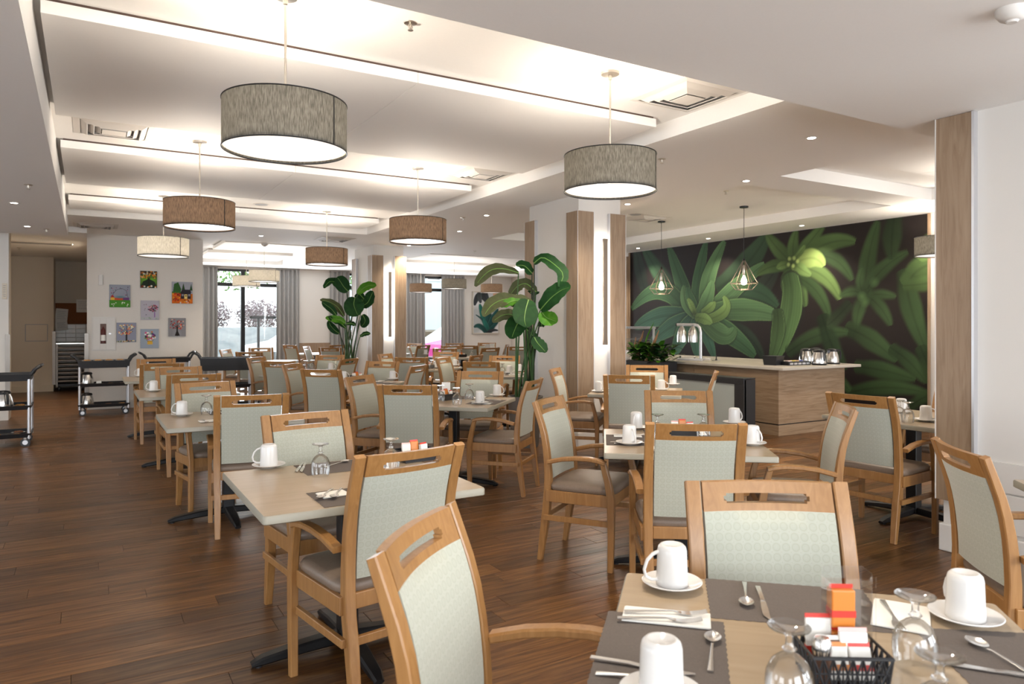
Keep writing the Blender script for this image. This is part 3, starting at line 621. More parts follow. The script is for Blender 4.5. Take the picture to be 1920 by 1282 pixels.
for x, y, pr, lb in ((.87, 3.72, PG, 'largest drum pendant at upper left, grey shade, nearest the camera'), (3.0, 3.76, PG, 'grey drum pendant right of centre, in front of the sconce pillar'), (.89, 7.1, PB, 'brown drum pendant behind the largest one on the left'),
                     (3.06, 7.12, PB, 'brown drum pendant left of the sconce pillar'), (.86, 10.35, PP, 'pale drum pendant above the small canvas pictures'), (3.07, 10.55, PB, 'dark brown drum pendant above the far palm'),
                     (3.18, 15.45, PP, 'small pale drum pendant overlapping another in front of the tall window'), (3.2, 17.5, PP, 'far pale drum pendant left of its twin at the tall window'), (7.85, 16.0, PG, 'small grey drum pendant right of the far pillar, before the curtain'),
                     (7.95, 18.3, PB, 'farthest drum pendant just right of the far pillar'), (9.75, 17.5, PB, 'small drum pendant in front of the leaf picture')):
    pr.put(lb, (x, y, 0), 0, PGr)
    l = bpy.data.lights.new('pendant_bulb', 'POINT'); l.energy = 27 if y < 12 else 24; l.color = (1, .90, .78); l.shadow_soft_size = .06
    o = bpy.data.objects.new('pendant_bulb', l); o.location = (x, y, 2.47); COL.objects.link(o)
for q in ((*pd(1765, 9.2), 2.47), (7.7, 3.7, 2.6)):
    l = bpy.data.lights.new('pendant_bulb', 'POINT'); l.energy = 24 if q[0] > 8 else 15; l.color = (1, .90, .78); l.shadow_soft_size = .06; o = bpy.data.objects.new('pendant_bulb', l); o.location = q; COL.objects.link(o)
o = PG.put('grey drum pendant cut off by the right oak wall edge', (*pd(1765, 9.2), 0), 0, PGr)

# ================================================================== CEILING FITTINGS
dl = thing('downlight', '-', 'downlight')
obj('trim_ring', MB().lathe([(.034, -.002), (.05, -.004), (.056, 0), (.05, .002), (.036, .02)], 24), white_m, dl); obj('lens', MB().lathe([(0, -.003), (.034, -.003), (.034, 0), (0, 0)], 20), lampw, dl)
DLP = Proto(dl)
for x, y, z, lb in ((1.75, 2.05, S1, 'recessed downlight in the near soffit above the foreground table'), (5.14, 3.8, S2, 'recessed downlight nearest the right wall end, alone on the flat ceiling'), (6.08, 5.3, S2, 'recessed downlight at the corner of the buffet ceiling tray'), (5.95, 7.1, S2, 'recessed downlight above the right oak board of the sconce pillar'), (4.62, 6.2, S2, 'recessed downlight just right of the big right pendant'),
                    (5.3, 10.6, S2, 'recessed downlight left of the sconce pillar, farther one'), (4.85, 8.85, S2, 'recessed downlight left of the sconce pillar, nearer one'), (5.4, 13.0, S2, 'small recessed downlight over the far leaf picture'), (-.68, 9.43, S1, 'left soffit downlight, nearer one by the frame edge'), (-.69, 11.6, S1, 'left soffit downlight, farther one'),
                    (9.57, 5.3, S2, 'mural wall downlight nearest the right oak edge'), (9.57, 7.25, S2, 'mural wall downlight, second from the right'), (9.57, 9.2, S2, 'mural wall downlight between the two cage lamps'), (9.57, 11.1, S2, 'mural wall downlight at the left end of the mural'),
                    (2.6, 12.9, S2, 'recessed downlight beside the far square air grille'), (-1.25, 15.0, 2.9, 'corridor downlight at its left wall'), (-.25, 15.2, 2.9, 'corridor downlight beside the picture wall')):
    DLP.put(lb, (x, y, z-.001), 0, 'recessed round downlights')
    l = bpy.data.lights.new('downlight_beam', 'SPOT'); l.energy = 85 if x > -.2 and y < 13.5 else 85 if y > 14 else 40; l.color = (1, .88, .72); l.spot_size = R(115); l.spot_blend = .8; l.shadow_soft_size = .04
    o = bpy.data.objects.new('downlight_beam', l); o.location = (x, y, z-.02); COL.objects.link(o)
sk = thing('sprinkler', '-', 'sprinkler')
obj('escutcheon', MB().lathe([(.012, -.008), (.036, -.004), (.038, 0), (0, 0)], 20), nickel, sk); m = MB(); m.lathe([(.006, -.03), (.008, -.006)], 10); m.lathe([(.016, -.042), (.016, -.039)], 14)
for s in (-1, 1): m.tube([(s*.008, 0, -.01), (s*.013, 0, -.025), (s*.003, 0, -.04)], .002, 6)
obj('deflector', m, nickel, sk); SP = Proto(sk)
for x, y, z, lb in ((1.55, 3.71, S3, 'sprinkler head in the near coffer between the two big pendants'), (4.6, 5.0, S2, 'sprinkler head right of the big right pendant'), (*pd(1361, 9.0), S3, 'sprinkler head above the right cage lamp'), (*pd(868, 10.3), S2, 'sprinkler head between brown pendant and sconce pillar'), (*pd(890, 15.0), S2, 'far sprinkler head above the palm leaves'),
                    (*pd(53, 6.75), S1, 'sprinkler head in the left soffit, nearer one'), (*pd(87, 9.9), S1, 'sprinkler head in the left soffit, farther one'), (*pd(36, 13.5), 2.9, 'sprinkler head on the corridor ceiling')):
    SP.put(lb, (x, y, z), 0, 'ceiling sprinkler heads')
def make_vent():
    t = thing('air_diffuser', '-', 'air vent'); fr = MB()
    def sq(a, b, z0, z1):                                            # square ring
        m = MB(); m.loft([[(s*a, u*a, z0) for s, u in ((1, 1), (-1, 1), (-1, -1), (1, -1))], [(s*b, u*b, z1) for s, u in ((1, 1), (-1, 1), (-1, -1), (1, -1))]], caps=False); return m
    obj('frame', sq(.30, .25, -.004, -.012).join(sq(.302, .30, 0, -.004)), white_m, t, smooth=0)
    for a, b in ((.245, .20), (.19, .15), (.14, .10)): obj('louvre', sq(a, b, -.006, -.034).join(sq(b, b-.004, -.034, -.03)), white_m, t, smooth=0)
    obj('centre_plate', MB().box(-.09, .09, -.09, .09, -.04, -.034, .002), white_m, t, smooth=0); obj('throat', MB().box(-.25, .25, -.25, .25, -.0035, -.001), greyp, t, smooth=0)
    return t
VP = Proto(make_vent())
for x, y, z, lb in ((.2, 7.02, S3, 'square air diffuser at upper left, behind the first ceiling panel'), (3.79, 7.0, S3, 'square air diffuser between the two right pendants'), (3.78, 3.84, S3, 'biggest square air diffuser, half hidden by the near soffit'), (3.84, 12.7, S2, 'square air diffuser above the dark brown pendant'), (7.56, 8.6, S3, 'square air diffuser beside the left cage lamp'), (.12, 12.85, S2, 'square air diffuser above the picture wall')):
    VP.put(lb, (x, y, z-.001), 0, 'square ceiling air diffusers')
t = thing('slot_diffuser', 'long dark slot grille on the corridor ceiling', 'air vent', (-.85, 15.2, 2.9)); obj('frame', MB().box(-.62, .62, -.10, .10, -.012, 0, .002), hall_m, t, smooth=0)
for k in range(4): obj('slat', MB().box(-.6, .6, -.085+k*.045, -.05+k*.045, -.018, -.01), steel_d, t, smooth=0)
def disc_thing(name, label, cat, loc, prof, mt):
    t = thing(name, label, cat, loc); obj('body', MB().lathe(prof, 32), mt, t); return t
t = disc_thing('smoke_detector', 'round white smoke detector on the near soffit at the top right corner', 'smoke detector', (3.33, 1.5, S1), [(.0, -.05), (.03, -.05), (.045, -.042), (.06, -.02), (.062, 0), (0, 0)], white_m)
obj('sensor_cap', MB().lathe([(0, -.058), (.02, -.058), (.026, -.05), (.026, -.045), (0, -.045)], 24), white_m, t)
t = disc_thing('smoke_detector', 'small smoke detector above the tall window\'s pendants', 'smoke detector', (*pd(496, 13.6), S2), [(.0, -.05), (.03, -.05), (.06, -.03), (.07, 0), (0, 0)], white_m); obj('sensor_cap', MB().lathe([(0, -.06), (.025, -.06), (.03, -.05), (0, -.05)], 20), greyp, t)
for x, y, z, lb in ((6.75, 5.75, S3, 'round ceiling speaker in the buffet tray corner'), (*pd(490, 10.0), S3, 'round white ceiling speaker in the long coffer'), (*pd(1192, 10.9), S3, 'round ceiling speaker below the buffet air diffuser')):
    t = disc_thing('ceiling_speaker', lb, 'speaker', (x, y, z), [(.0, -.006), (.095, -.006), (.11, -.003), (.115, 0), (0, 0)], white_m); t['group'] = 'round ceiling speakers'; obj('grille', MB().lathe([(0, -.009), (.085, -.008), (.088, -.005), (0, -.005)], 24), greyp, t)

# ------------------------------------------------------------------ cage pendants over the buffet
bronze = mat('dark_bronze', (.20, .16, .125), .4, .6)
def make_cage():
    t = thing('cage_pendant', '-', 'pendant lamp'); zt, zr, zb = 2.36, 2.035, 1.945
    obj('cord', MB().tube([(0, 0, zt), (0, 0, S3-.02)], .004, 6), blackm, t); obj('canopy', MB().lathe([(.02, S3-.025), (.06, S3-.02), (.062, S3), (0, S3)], 20), blackm, t)
    w_ = MB(); n = 6; ring = [(.19*math.cos(2*PI*k/n+.3), .19*math.sin(2*PI*k/n+.3), zr) for k in range(n)]; low = [(.115*math.cos(2*PI*k/n+.3), .115*math.sin(2*PI*k/n+.3), zb) for k in range(n)]
    for k in range(n): w_.tube([(0.012*math.cos(2*PI*k/n+.3), .012*math.sin(2*PI*k/n+.3), zt), ring[k], low[k]], .0055, 6); w_.tube([ring[k], ring[(k+1) % n]], .0055, 6); w_.tube([low[k], low[(k+1) % n]], .0055, 6)
    obj('wire_cage', w_, bronze, t); obj('socket', MB().lathe([(.004, 2.30), (.018, 2.28), (.02, 2.15), (.016, 2.145)], 14), nickel, t); obj('cap', MB().lathe([(.006, zt+.03), (.018, zt+.01), (.018, zt-.02), (.004, zt-.02)], 14), blackm, t)
    obj('bulb', MB().lathe([(.012, 2.15), (.016, 2.13), (.034, 2.095), (.042, 2.06), (.036, 2.03), (.02, 2.015), (0, 2.011)], 18), bulbm, t); return t
CP = Proto(make_cage())
for x, y, lb in ((8.04, 7.05, 'black wire cage lamp on the right, over the buffet counter'), (8.04, 8.75, 'black wire cage lamp on the left, over the heat lamp')):
    CP.put(lb, (x, y, 0), 0, 'cage lamps over the buffet')
    l = bpy.data.lights.new('cage_bulb', 'POINT'); l.energy = 16; l.color = (1, .8, .55); l.shadow_soft_size = .04; o = bpy.data.objects.new('cage_bulb', l); o.location = (x, y, 2.03); COL.objects.link(o)
# sconces
def make_sconce():
    t = thing('wall_sconce', '-', 'wall lamp')
    obj('back_plate', MB().box(-.035, .035, -.012, 0, -.075, .075, .003), nickel, t, smooth=0); obj('arm', MB().tube([(0, -.01, 0), (0, -.075, 0)], .02, 16), nickel, t)
    obj('bar', MB().box(-.031, .031, -.10, -.07, -.635, .635, .003), bronze, t, smooth=0); obj('light_strip', MB().box(-.02, .02, -.07, -.066, -.61, .61), ledm, t, smooth=0); return t
SC = Proto(make_sconce())
SC.put('tall slim backlit sconce on the near pillar', (5.33, 6.86, 1.84), 0, 'slim backlit sconces'); SC.put('tall slim backlit sconce on the far pillar', (5.07, 13.25, 1.84), 0, 'slim backlit sconces')
for y in (6.86, 13.25):
    a = area('sconce_light', (5.33 if y < 10 else 5.07, y-.062, 1.84), (R(90), 0, 0), .03, 1.2, 9, (1, .94, .86))

# ================================================================== BUFFET
t = thing('buffet_counter', 'long oak buffet counter with dark recessed base line', 'counter', (7.72, 6.2, 0))
bx1, by1 = 1.38, 4.3
obj('end_panel', MB().box(0, bx1, 0, .03, .15, .855), barw, t, smooth=0)
obj('front_panel', MB().box(0, .03, .032, 1.50, .15, .855), barw, t, smooth=0); obj('front_panel', MB().box(0, .03, 1.512, 3.0, .15, .855), barw, t, smooth=0); obj('front_panel', MB().box(0, .03, 3.012, by1, .15, .855), barw, t, smooth=0)
obj('plinth', MB().box(0, bx1, 0, by1, .0, .135), barw, t, smooth=0); obj('recess', MB().box(.015, bx1-.015, .015, by1, .135, .15), blackp, t, smooth=0); obj('carcass', MB().box(.035, bx1-.03, .035, by1, .15, .855), barw, t, smooth=0)
quartz = mat('pale_quartz', (.48, .43, .365), .25); top = tag(obj('worktop', MB().box(7.66, 9.3, 6.08, 10.52, .856, .895, .006), quartz), 'pale quartz worktop lying along the whole buffet counter', 'countertop')
# black framed display case standing against the counter
frost = mat('grey_display_glass', (.30, .33, .32), .18, Coat_Weight=.4)
t = thing('display_case', 'low black framed display case with grey glass front before the buffet', 'display case', (7.0, 6.13, 0))
obj('side_panel', MB().box(0, .2, 0, .04, .05, .76, .003), blackp, t, smooth=0); obj('side_panel', MB().box(0, .2, 2.55, 2.59, .05, .76, .003), blackp, t, smooth=0)
f = obj('front_frame', MB().box(-.012, .03, 0.0, 2.59, .70, .765, .002).join(MB().box(-.012, .03, 0, 2.59, .03, .13, .002)).join(MB().box(-.012, .03, 0, .15, .13, .70)).join(MB().box(-.012, .03, 2.44, 2.59, .13, .70)), blackp, t, smooth=0)
obj('glass_front', MB().box(.0, .012, .14, 2.45, .125, .705), frost, t, smooth=0); obj('body', MB().box(.03, .2, .04, 2.55, .05, .75), blackp, t, smooth=0); obj('top_panel', MB().box(-.01, .2, 0, 2.59, .765, .78, .003), blackp, t, smooth=0)
obj('foot', MB().box(.04, .19, .1, 2.5, 0, .05), blackp, t, smooth=0)
WT = .895
# heat lamp
t = thing('heat_lamp', 'chrome arched heat lamp with two shades on the buffet worktop', 'heat lamp', (*pd(1314, 11.0), WT), R(-59))
obj('arch', MB().tube([(0, 0, 0), (0, 0, .44), (-.015, 0, .50), (-.05, 0, .54), (-.1, 0, .55), (-.37, 0, .55)], .022, 12), alu, t); obj('end_cap', MB().tube([(-.37, 0, .55), (-.385, 0, .55)], .024, 12), blackp, t)
for x in (-.12, -.29):
    s = obj('lamp_shade', MB().lathe([(.075, .28), (.078, .28), (.078, .36), (.07, .44), (.045, .50), (.02, .53), (.012, .53), (.06, .44), (.073, .36)], 24, (x, 0, 0)), chrome, t)
obj('base', MB().box(-.34, .05, -.12, .02, 0, .03, .004), alu, t, smooth=0)
for k, (px, y) in enumerate(((1290, 672), (1318, 675))):
    q = at(px, y, WT); t = thing('warming_rail', ['white warming rail with black end on the worktop, left one', 'white warming rail with black end on the worktop, right one'][k], 'rail', (q.x, q.y, WT), R(-70)); t['group'] = 'warming rails under the heat lamp'
    obj('rail', MB().box(-.12, .12, -.02, .02, 0, .035, .004), white_m, t, smooth=0); obj('end_cap', MB().box(-.14, -.12, -.02, .02, 0, .04, .002), blackp, t, smooth=0)
q = at(1343, 676, WT); t = thing('tongs_stand', 'small black holder on a plate in the middle of the worktop', 'holder', q); obj('plate', MB().lathe([(0, 0), (.06, 0), (.07, .008), (0, .005)], 24), china, t); obj('spike', MB().lathe([(.022, .006), (.01, .03), (.008, .07), (0, .085)], 12), blackp, t)
# coffee pots
def make_pot():
    t = thing('coffee_pot', '-', 'coffee pot')
    obj('body', MB().lathe([(0, 0), (.064, 0), (.078, .012), (.08, .05), (.07, .10), (.058, .13), (.056, .138), (0, .138)], 28), chrome, t); obj('base_band', MB().lathe([(.066, -.001), (.08, .008), (.081, .018), (.06, .018)], 28), blackp, t)
    obj('lid', MB().lathe([(.058, .136), (.06, .15), (.052, .162), (.02, .168), (0, .168)], 24), blackp, t); obj('spout', MB().prism([(-.02, -.05), (.02, -.05), (0, -.082)], .118, .148), blackp, t, smooth=0)
    obj('handle', MB().bar([(0, .05, .15), (0, .10, .152), (0, .118, .135), (0, .124, .09), (0, .12, .05)], [(.022, .014)]*5, (1, 0, 0), .003), blackp, t); return t
_p = make_pot()
for c in _p.children: c.data.transform(Matrix.Scale(1.28, 4))
PT = Proto(_p); PTG = 'steel coffee pots with black lids'
for px, y, rz, lb in ((1512, 681, 100, 'coffee pot at the left of the buffet group'), (1530, 679.5, 20, 'coffee pot behind the others on the buffet'), (1536, 684, 150, 'coffee pot in front, middle of the buffet group'), (1561, 682, -95, 'coffee pot at the right end of the buffet, handle right')):
    q = at(px, y, WT); PT.put(lb, (q.x, q.y, WT+.001), R(rz), PTG)
q = at(1450, 684, WT); t = thing('black_tub', 'square black tub at the front of the buffet worktop', 'tub', q, R(10)); m = MB(); a, b = .09, .105
m.loft([[(s*a*k, u*a*k, z) for s, u in ((1, 1), (-1, 1), (-1, -1), (1, -1))] for k, z in ((1, 0), (1.17, .125), (1.10, .125), (.95, .008))]); obj('bin', m, blackp, t, smooth=0); obj('rim', MB().box(-.112, .112, -.112, .112, .118, .125).join(MB()), blackp, t, smooth=0)
q = at(1490, 684, WT); t = thing('packet_rack', 'low black rack of small packet compartments on the buffet', 'rack', q, R(-4)); obj('tray', MB().box(-.21, .21, -.09, .09, 0, .05, .004), blackp, t, smooth=0)
for k in range(5): obj('opening', MB().box(-.19+k*.078, -.13+k*.078, -.094, -.088, .012, .036), alu, t, smooth=0)
rack = t
for k, (dx, c) in enumerate(((-.12, (.75, .55, .5)), (-.04, (.7, .55, .12)), (.04, (.65, .4, .18)), (.13, (.12, .14, .4)))):
    p = thing('tea_packet', ['pink', 'yellow', 'orange', 'blue'][k]+' tea packet lying on the packet rack', 'packet', (q.x+dx, q.y+.01, WT+.05), R(8*k)); pm = mat('packet_paper_%d' % k, c, .6); obj('sleeve', MB().box(-.035, .035, -.03, .03, 0, .014, .003), pm, p, smooth=0); obj('seal', MB().box(.035, .042, -.03, .03, .004, .009), paper, p, smooth=0)
# sneeze guard and planter
t = thing('sneeze_guard', 'glass sneeze guard with metal posts at the left end of the buffet', 'sneeze guard', (8.1, 9.0, WT))
for y in (.0, 1.2): obj('post', MB().box(-.015, .015, y-.015, y+.015, 0, .50, .002), alu, t, smooth=0)
obj('top_rail', MB().box(-.02, .02, -.03, 1.3, .48, .52, .002), alu, t, smooth=0)
gm = MB()
for k in range(7): pass
gp = [(0, .515), (-.18, .515), (-.25, .50), (-.30, .45), (-.31, .38), (-.31, .18)]
gm.loft([[(x, y, z) for y in (-.06, 1.3)] for x, z in gp], closed=False); obj('glass_hood', gm, panem, t); obj('glass_shelf', MB().box(-.2, .1, -.03, 1.3, .30, .31), panem, t, smooth=0)
t = thing('food_pan', 'dark wooden tray on the worktop beside the planter', 'tray', (*at(1236, 669, WT).xy, WT), R(-60)); obj('tray', MB().box(-.16, .16, -.09, .09, 0, .05, .004), mat('dark_wood', (.08, .04, .02), .5), t, smooth=0); obj('end_block', MB().box(.16, .2, -.05, .05, 0, .07, .004), quartz, t, smooth=0)

# ================================================================== PLANTS
def leaf_mb(spine, width, up, fold=.18, wave=0.0, n=11):
    P = [Vector(p) for p in spine]; S = []
    for k in range(n):                                               # Catmull-Rom through the spine
        f = k/(n-1)*(len(P)-1); i = min(int(f), len(P)-2); u = f-i
        a, b, c, d = P[max(i-1, 0)], P[i], P[i+1], P[min(i+2, len(P)-1)]
        S.append(.5*((2*b)+(c-a)*u+(2*a-5*b+4*c-d)*u*u+(3*b-a-3*c+d)*u**3))
    m = MB(); rows = []
    for k, p in enumerate(S):
        t = (S[min(k+1, n-1)]-S[max(k-1, 0)]).normalized(); side = t.cross(Vector(up)); side = side.normalized() if side.length > 1e-4 else Vector((1, 0, 0)); nr = side.cross(t)
        f = k/(n-1); wd = width*.5*max(.03, (math.sin(PI*min(1, f*.93+.05))**.62))
        rows.append([p+side*(wd*q)+nr*(abs(q)*wd*fold+wave*math.sin(7*f*PI)*abs(q)*.5) for q in (-1, -.66, -.33, 0, .33, .66, 1)])
    return m.loft(rows, closed=False), S
def palm(name, label, base, d, pot, leaves, stems_px, pr=.21, ph=.6):
    bx, by = base; t = thing(name, label, 'potted plant', (bx, by, 0)); inv = Vector((bx, by, 0))
    p = obj('pot', MB().lathe([(0, 0), (pr*.72, 0), (pr*.76, .02), (pr, ph), (pr*.9, ph), (pr*.86, ph-.05), (0, ph-.05)], 36), potm, t); obj('soil', MB().lathe([(0, ph-.07), (pr*.88, ph-.04), (0, ph-.035)], 24), soil, p)
    def w3(x, y, off):
        q = pd(x, d+off); return Vector((q[0], q[1], EYE-(y-HY)/FPX*(d+off)))-inv
    for k, (sp, wd, off, mt) in enumerate(leaves):
        n = len(sp); pts = [w3(x, y, off[0]+(off[1]-off[0])*i/(n-1)) for i, (x, y) in enumerate(sp)]
        ax = (pts[-1]-pts[0]); view = Vector((FW[0], FW[1], -.25)); up = Vector((0, 0, 1)) if abs(ax.normalized().z) < .75 else -Vector((FW[0]+.5*RT[0]*(-1)**k, FW[1]+.5*RT[1]*(-1)**k, 0))
        up = (up*.35-view*1.0+Vector((.25*(-1)**k, 0, 0))).normalized()
        m, S = leaf_mb(pts, 1.12*wd*d/FPX, up, .14, .02); lf = obj('leaf', m, mt, t, smooth=80)
        obj('midrib', MB().tube([s+up*.004 for s in S[:-1]], [.007*(1-.8*i/len(S)) for i in range(len(S)-1)], 5), ribm, lf)
        r0 = random.uniform(-.62, .62)*pr; root = Vector((r0, random.uniform(-.6, .6)*pr, ph-.06)); e = pts[0]
        mid = Vector((root.x*1.1+(e.x-root.x)*.3, root.y+(e.y-root.y)*.3, root.z+(e.z-root.z)*.62))
        q = [root*(1-u)**2+mid*(2*u*(1-u))+e*u*u for u in (i/8 for i in range(9))]
        obj('stem', MB().tube(q, [.014-.007*i/8 for i in range(9)], 7), stemm if k % 3 else stemd, t)
    return t
z3 = lambda *p: [(680+x/4.005, 440+y/4.005) for x, y in p]
palm('potted_palm', 'big bird-of-paradise plant in a grey pot beside the near pillar', (4.48, 7.22), 8.45, None, [
    (z3((1288, 215), (1350, 172), (1440, 225), (1505, 300), (1475, 392)), 26, (0, -.25), leafd), (z3((1335, 565), (1410, 480), (1490, 420), (1562, 395)), 36, (-.1, -.35), leafd),
    (z3((1170, 288), (1070, 258), (975, 262), (900, 315), (845, 388)), 22, (0, -.3), leafo), (z3((1272, 290), (1215, 235), (1152, 232)), 21, (.05, -.1), leafd), (z3((1300, 430), (1230, 370), (1160, 390), (1104, 458)), 24, (.1, .2), leafo),
    (z3((1195, 492), (1070, 485), (970, 530), (908, 615)), 28, (-.1, -.4), leafo), (z3((1245, 490), (1225, 560), (1215, 640), (1230, 695)), 42, (-.2, -.5), leafd), (z3((1215, 640), (1170, 660), (1140, 720), (1118, 782)), 36, (-.2, -.45), leafd),
    (z3((1185, 635), (1110, 600), (1040, 610), (975, 655)), 22, (.1, .1), leafo), (z3((1345, 580), (1375, 620), (1420, 640), (1462, 655)), 28, (-.1, -.2), leafb), (z3((1288, 770), (1310, 810), (1345, 850), (1376, 884)), 24, (-.15, -.25), leafd),
    (z3((1190, 500), (1130, 500), (1080, 520), (1038, 545)), 16, (-.15, -.3), leafb), (z3((1225, 705), (1260, 740), (1300, 780), (1340, 790)), 18, (.15, .2), leafd), (z3((1330, 640), (1340, 660), (1345, 680), (1345, 690)), 14, (.2, .25), leafd),
    (z3((1280, 520), (1210, 500), (1150, 505), (1120, 540)), 26, (.0, -.2), leafo), (z3((1290, 400), (1260, 440), (1300, 430), (1315, 425)), 14, (.2, .3), leafd)], None)
z2 = lambda *p: [(360+x/4.005, 440+y/4.005) for x, y in p]
palm('potted_palm', 'distant bird-of-paradise plant standing left of the far pillar', pd(652, 13.0), 13.0, None, [
    (z2((1172, 425), (1140, 390), (1110, 345), (1088, 318)), 24, (0, -.1), leafd), (z2((1160, 425), (1080, 360), (1030, 355), (992, 402)), 16, (0, -.2), leafd), (z2((1140, 612), (1095, 545), (1030, 505), (962, 488)), 14, (.1, .1), leafo),
    (z2((1085, 605), (1050, 560), (1010, 530), (975, 505)), 13, (-.1, -.2), leafd), (z2((1245, 445), (1290, 400), (1340, 380), (1385, 380)), 17, (0, .1), leafb), (z2((1280, 535), (1320, 510), (1345, 460), (1362, 425)), 22, (-.1, -.2), leafd),
    (z2((1225, 470), (1215, 520), (1230, 570), (1248, 608)), 34, (-.2, -.3), leafd), (z2((1150, 665), (1110, 640), (1050, 630), (1002, 625)), 13, (-.1, -.2), leafb), (z2((1155, 700), (1110, 660), (1060, 640), (1025, 612)), 11, (-.1, -.2), leafd),
    (z2((1105, 740), (1070, 715), (1040, 680), (1025, 645)), 13, (0, -.1), leafd), (z2((1158, 670), (1185, 665), (1210, 670), (1230, 682)), 9, (-.1, -.1), leafd), (z2((1262, 765), (1290, 748), (1315, 742), (1340, 745)), 9, (0, 0), leafd),
    (z2((1280, 600), (1300, 640), (1290, 670), (1270, 690)), 16, (.1, .1), leafd), (z2((1290, 480), (1250, 440), (1280, 500), (1300, 540)), 16, (.1, .2), leafd)], None, .2, .55)
# planter of mixed foliage at the end of the buffet
t = thing('planter_box', 'planter of mixed leafy plants and driftwood left of the buffet', 'planter', (7.42, 8.02, 0), 0)
obj('box', MB().box(-.17, .17, -.1, .68, 0, .89, .006), blackp, t, smooth=0); obj('soil', MB().box(-.15, .15, -.08, .66, .885, .892), soil, t, smooth=0)
fm = {0: MB(), 1: MB(), 2: MB()}
for k in range(46):
    y = random.uniform(-.1, .66); x = random.uniform(-.14, .14)
    for j in range(7):
        a = random.uniform(0, 2*PI); l = random.uniform(.09, .2); z = .88+random.uniform(0, .24); d = Vector((math.cos(a), math.sin(a), random.uniform(-.2, .7)))
        p0 = Vector((x, y, z)); mb, _ = leaf_mb([p0, p0+d*l*.5+Vector((0, 0, .02)), p0+d*l], l*.5, (0, 0, 1), .1, 0, 5); fm[random.choice((0, 0, 1, 1, 2))].join(mb)
for k, nm in ((0, leafd), (1, leafb), (2, leafo)): o = obj('foliage', fm[k], nm, t, smooth=80); o['kind'] = 'stuff'
dw = mat('driftwood', (.28, .14, .06), .7)
obj('driftwood', MB().tube([(-.05, .35, .88), (-.03, .25, 1.05), (.0, .20, 1.2), (.01, .12, 1.36)], [.022, .02, .022, .006], 8), dw, t); obj('driftwood', MB().tube([(0, .58, .88), (0, .6, 1.1), (.02, .52, 1.25), (0, .46, 1.35)], [.03, .025, .016, .006], 8), dw, t); obj('driftwood', MB().tube([(0, .62, .88), (0, .66, 1.12), (.02, .66, 1.25)], [.025, .02, .006], 8), dw, t)
bl, _ = leaf_mb([(0, .5, .95), (0, .38, 1.25), (0, .22, 1.48)], .03, (1, 0, .3), .1, 0, 7); obj('grass_blade', bl, leafb, t)

# ================================================================== TABLEWARE
ZT = .7506
def make_mug():
    t = thing('mug', '-', 'mug')
    obj('body', MB().lathe([(.0, .085), (.018, .0855), (.024, .089), (.029, .089), (.035, .084), (.0375, .076), (.0395, .03), (.041, .001), (.041, 0), (.038, 0), (.037, .03), (.034, .072), (0, .075)], 32), china, t, smooth=50)
    obj('handle', MB().bar([(.036, 0, .074), (.052, 0, .069), (.067, 0, .056), (.075, 0, .036), (.071, 0, .021), (.057, 0, .0135), (.039, 0, .0125)], (.010, .007), (0, 1, 0), .0025), china, t); return t
def make_saucer():
    t = thing('saucer', '-', 'saucer')
    obj('dish', MB().lathe([(0, .003), (.03, .003), (.032, 0), (.036, 0), (.04, .004), (.06, .010), (.077, .016), (.079, .018), (.077, .0195), (.058, .014), (.042, .0075), (0, .0072)], 40), china, t, smooth=50); return t
def make_goblet():
    t = thing('goblet', '-', 'goblet')
    obj('bowl', MB().loft([[(r*math.cos(2*PI*k/28), r*math.sin(2*PI*k/28), z) for k in range(28)] for r, z in ((.033, .0), (.0365, .02), (.0385, .04), (.036, .062), (.028, .08), (.016, .091), (.007, .096))], caps=False), glassm, t, smooth=80)
    obj('stem', MB().lathe([(.007, .096), (.012, .102), (.0065, .108), (.006, .122), (.009, .128)], 16), glassm, t, smooth=80); obj('foot', MB().lathe([(.009, .128), (.02, .133), (.033, .138), (.034, .1405), (.0, .1405)], 28), glassm, t, smooth=50); return t
_m = make_mug()
for c in _m.children: c.data.transform(Matrix.Diagonal((1.03, 1.03, 1.19, 1)))
_g = make_goblet()
for c in _g.children: c.data.transform(Matrix.Diagonal((1.13, 1.13, 1.06, 1)))
MUG, SAU, GOB = Proto(_m), Proto(make_saucer()), Proto(_g)
def cup(x, y, tp, where, rz=200, z=ZT):
    q = at(x, y, z); SAU.put('white saucer under the %s, %s' % (where+' mug', tp), (q.x, q.y, z), R(rz), 'white saucers on the tables')
    MUG.put('upside-down white mug, %s one on the %s' % (where, tp), (q.x, q.y, z+.0084), R(rz), 'upside-down white mugs')
def gob(x, y, tp, where, z=ZT):
    q = at(x, y, z); GOB.put('upturned clear goblet, %s one on the %s' % (where, tp), (q.x, q.y, z), 0, 'upturned clear goblets')
FT, LT = 'foreground table', 'left front table'
cup(1260, 1100, FT, 'far left', 158); cup(1240, 1312, FT, 'bottom edge', 60); cup(1810, 1163, FT, 'right', 60)
cup(504, 876, LT, 'only', 155); cup(341, 779.5, 'second table of the left row', 'only', 155); cup(288, 734, 'third table of the left row', 'only', 155); cup(263, 706.5, 'last table of the left row', 'only', 155)
MT = 'middle front table'
cup(1180, 833, MT, 'front left', 255); cup(1193, 804, MT, 'back left', 215); cup(1411, 834, MT, 'front right', 262); cup(1377, 795, MT, 'back right', 0)
PT_ = 'table by the sconce pillar'; cup(1123, 735, PT_, 'left', 262); cup(1240, 732, PT_, 'middle', -38); cup(1262, 722, PT_, 'right', 20)
BP = 'table before the big palm'; cup(900, 757, BP, 'front', 262); cup(932, 743, BP, 'rear', 0)
M2, M3 = 'second table of the middle row', 'third table of the middle row'; cup(736, 712, M2, 'right', 0); cup(644, 713, M2, 'left', 0); cup(620, 694, M3, 'only', 0)
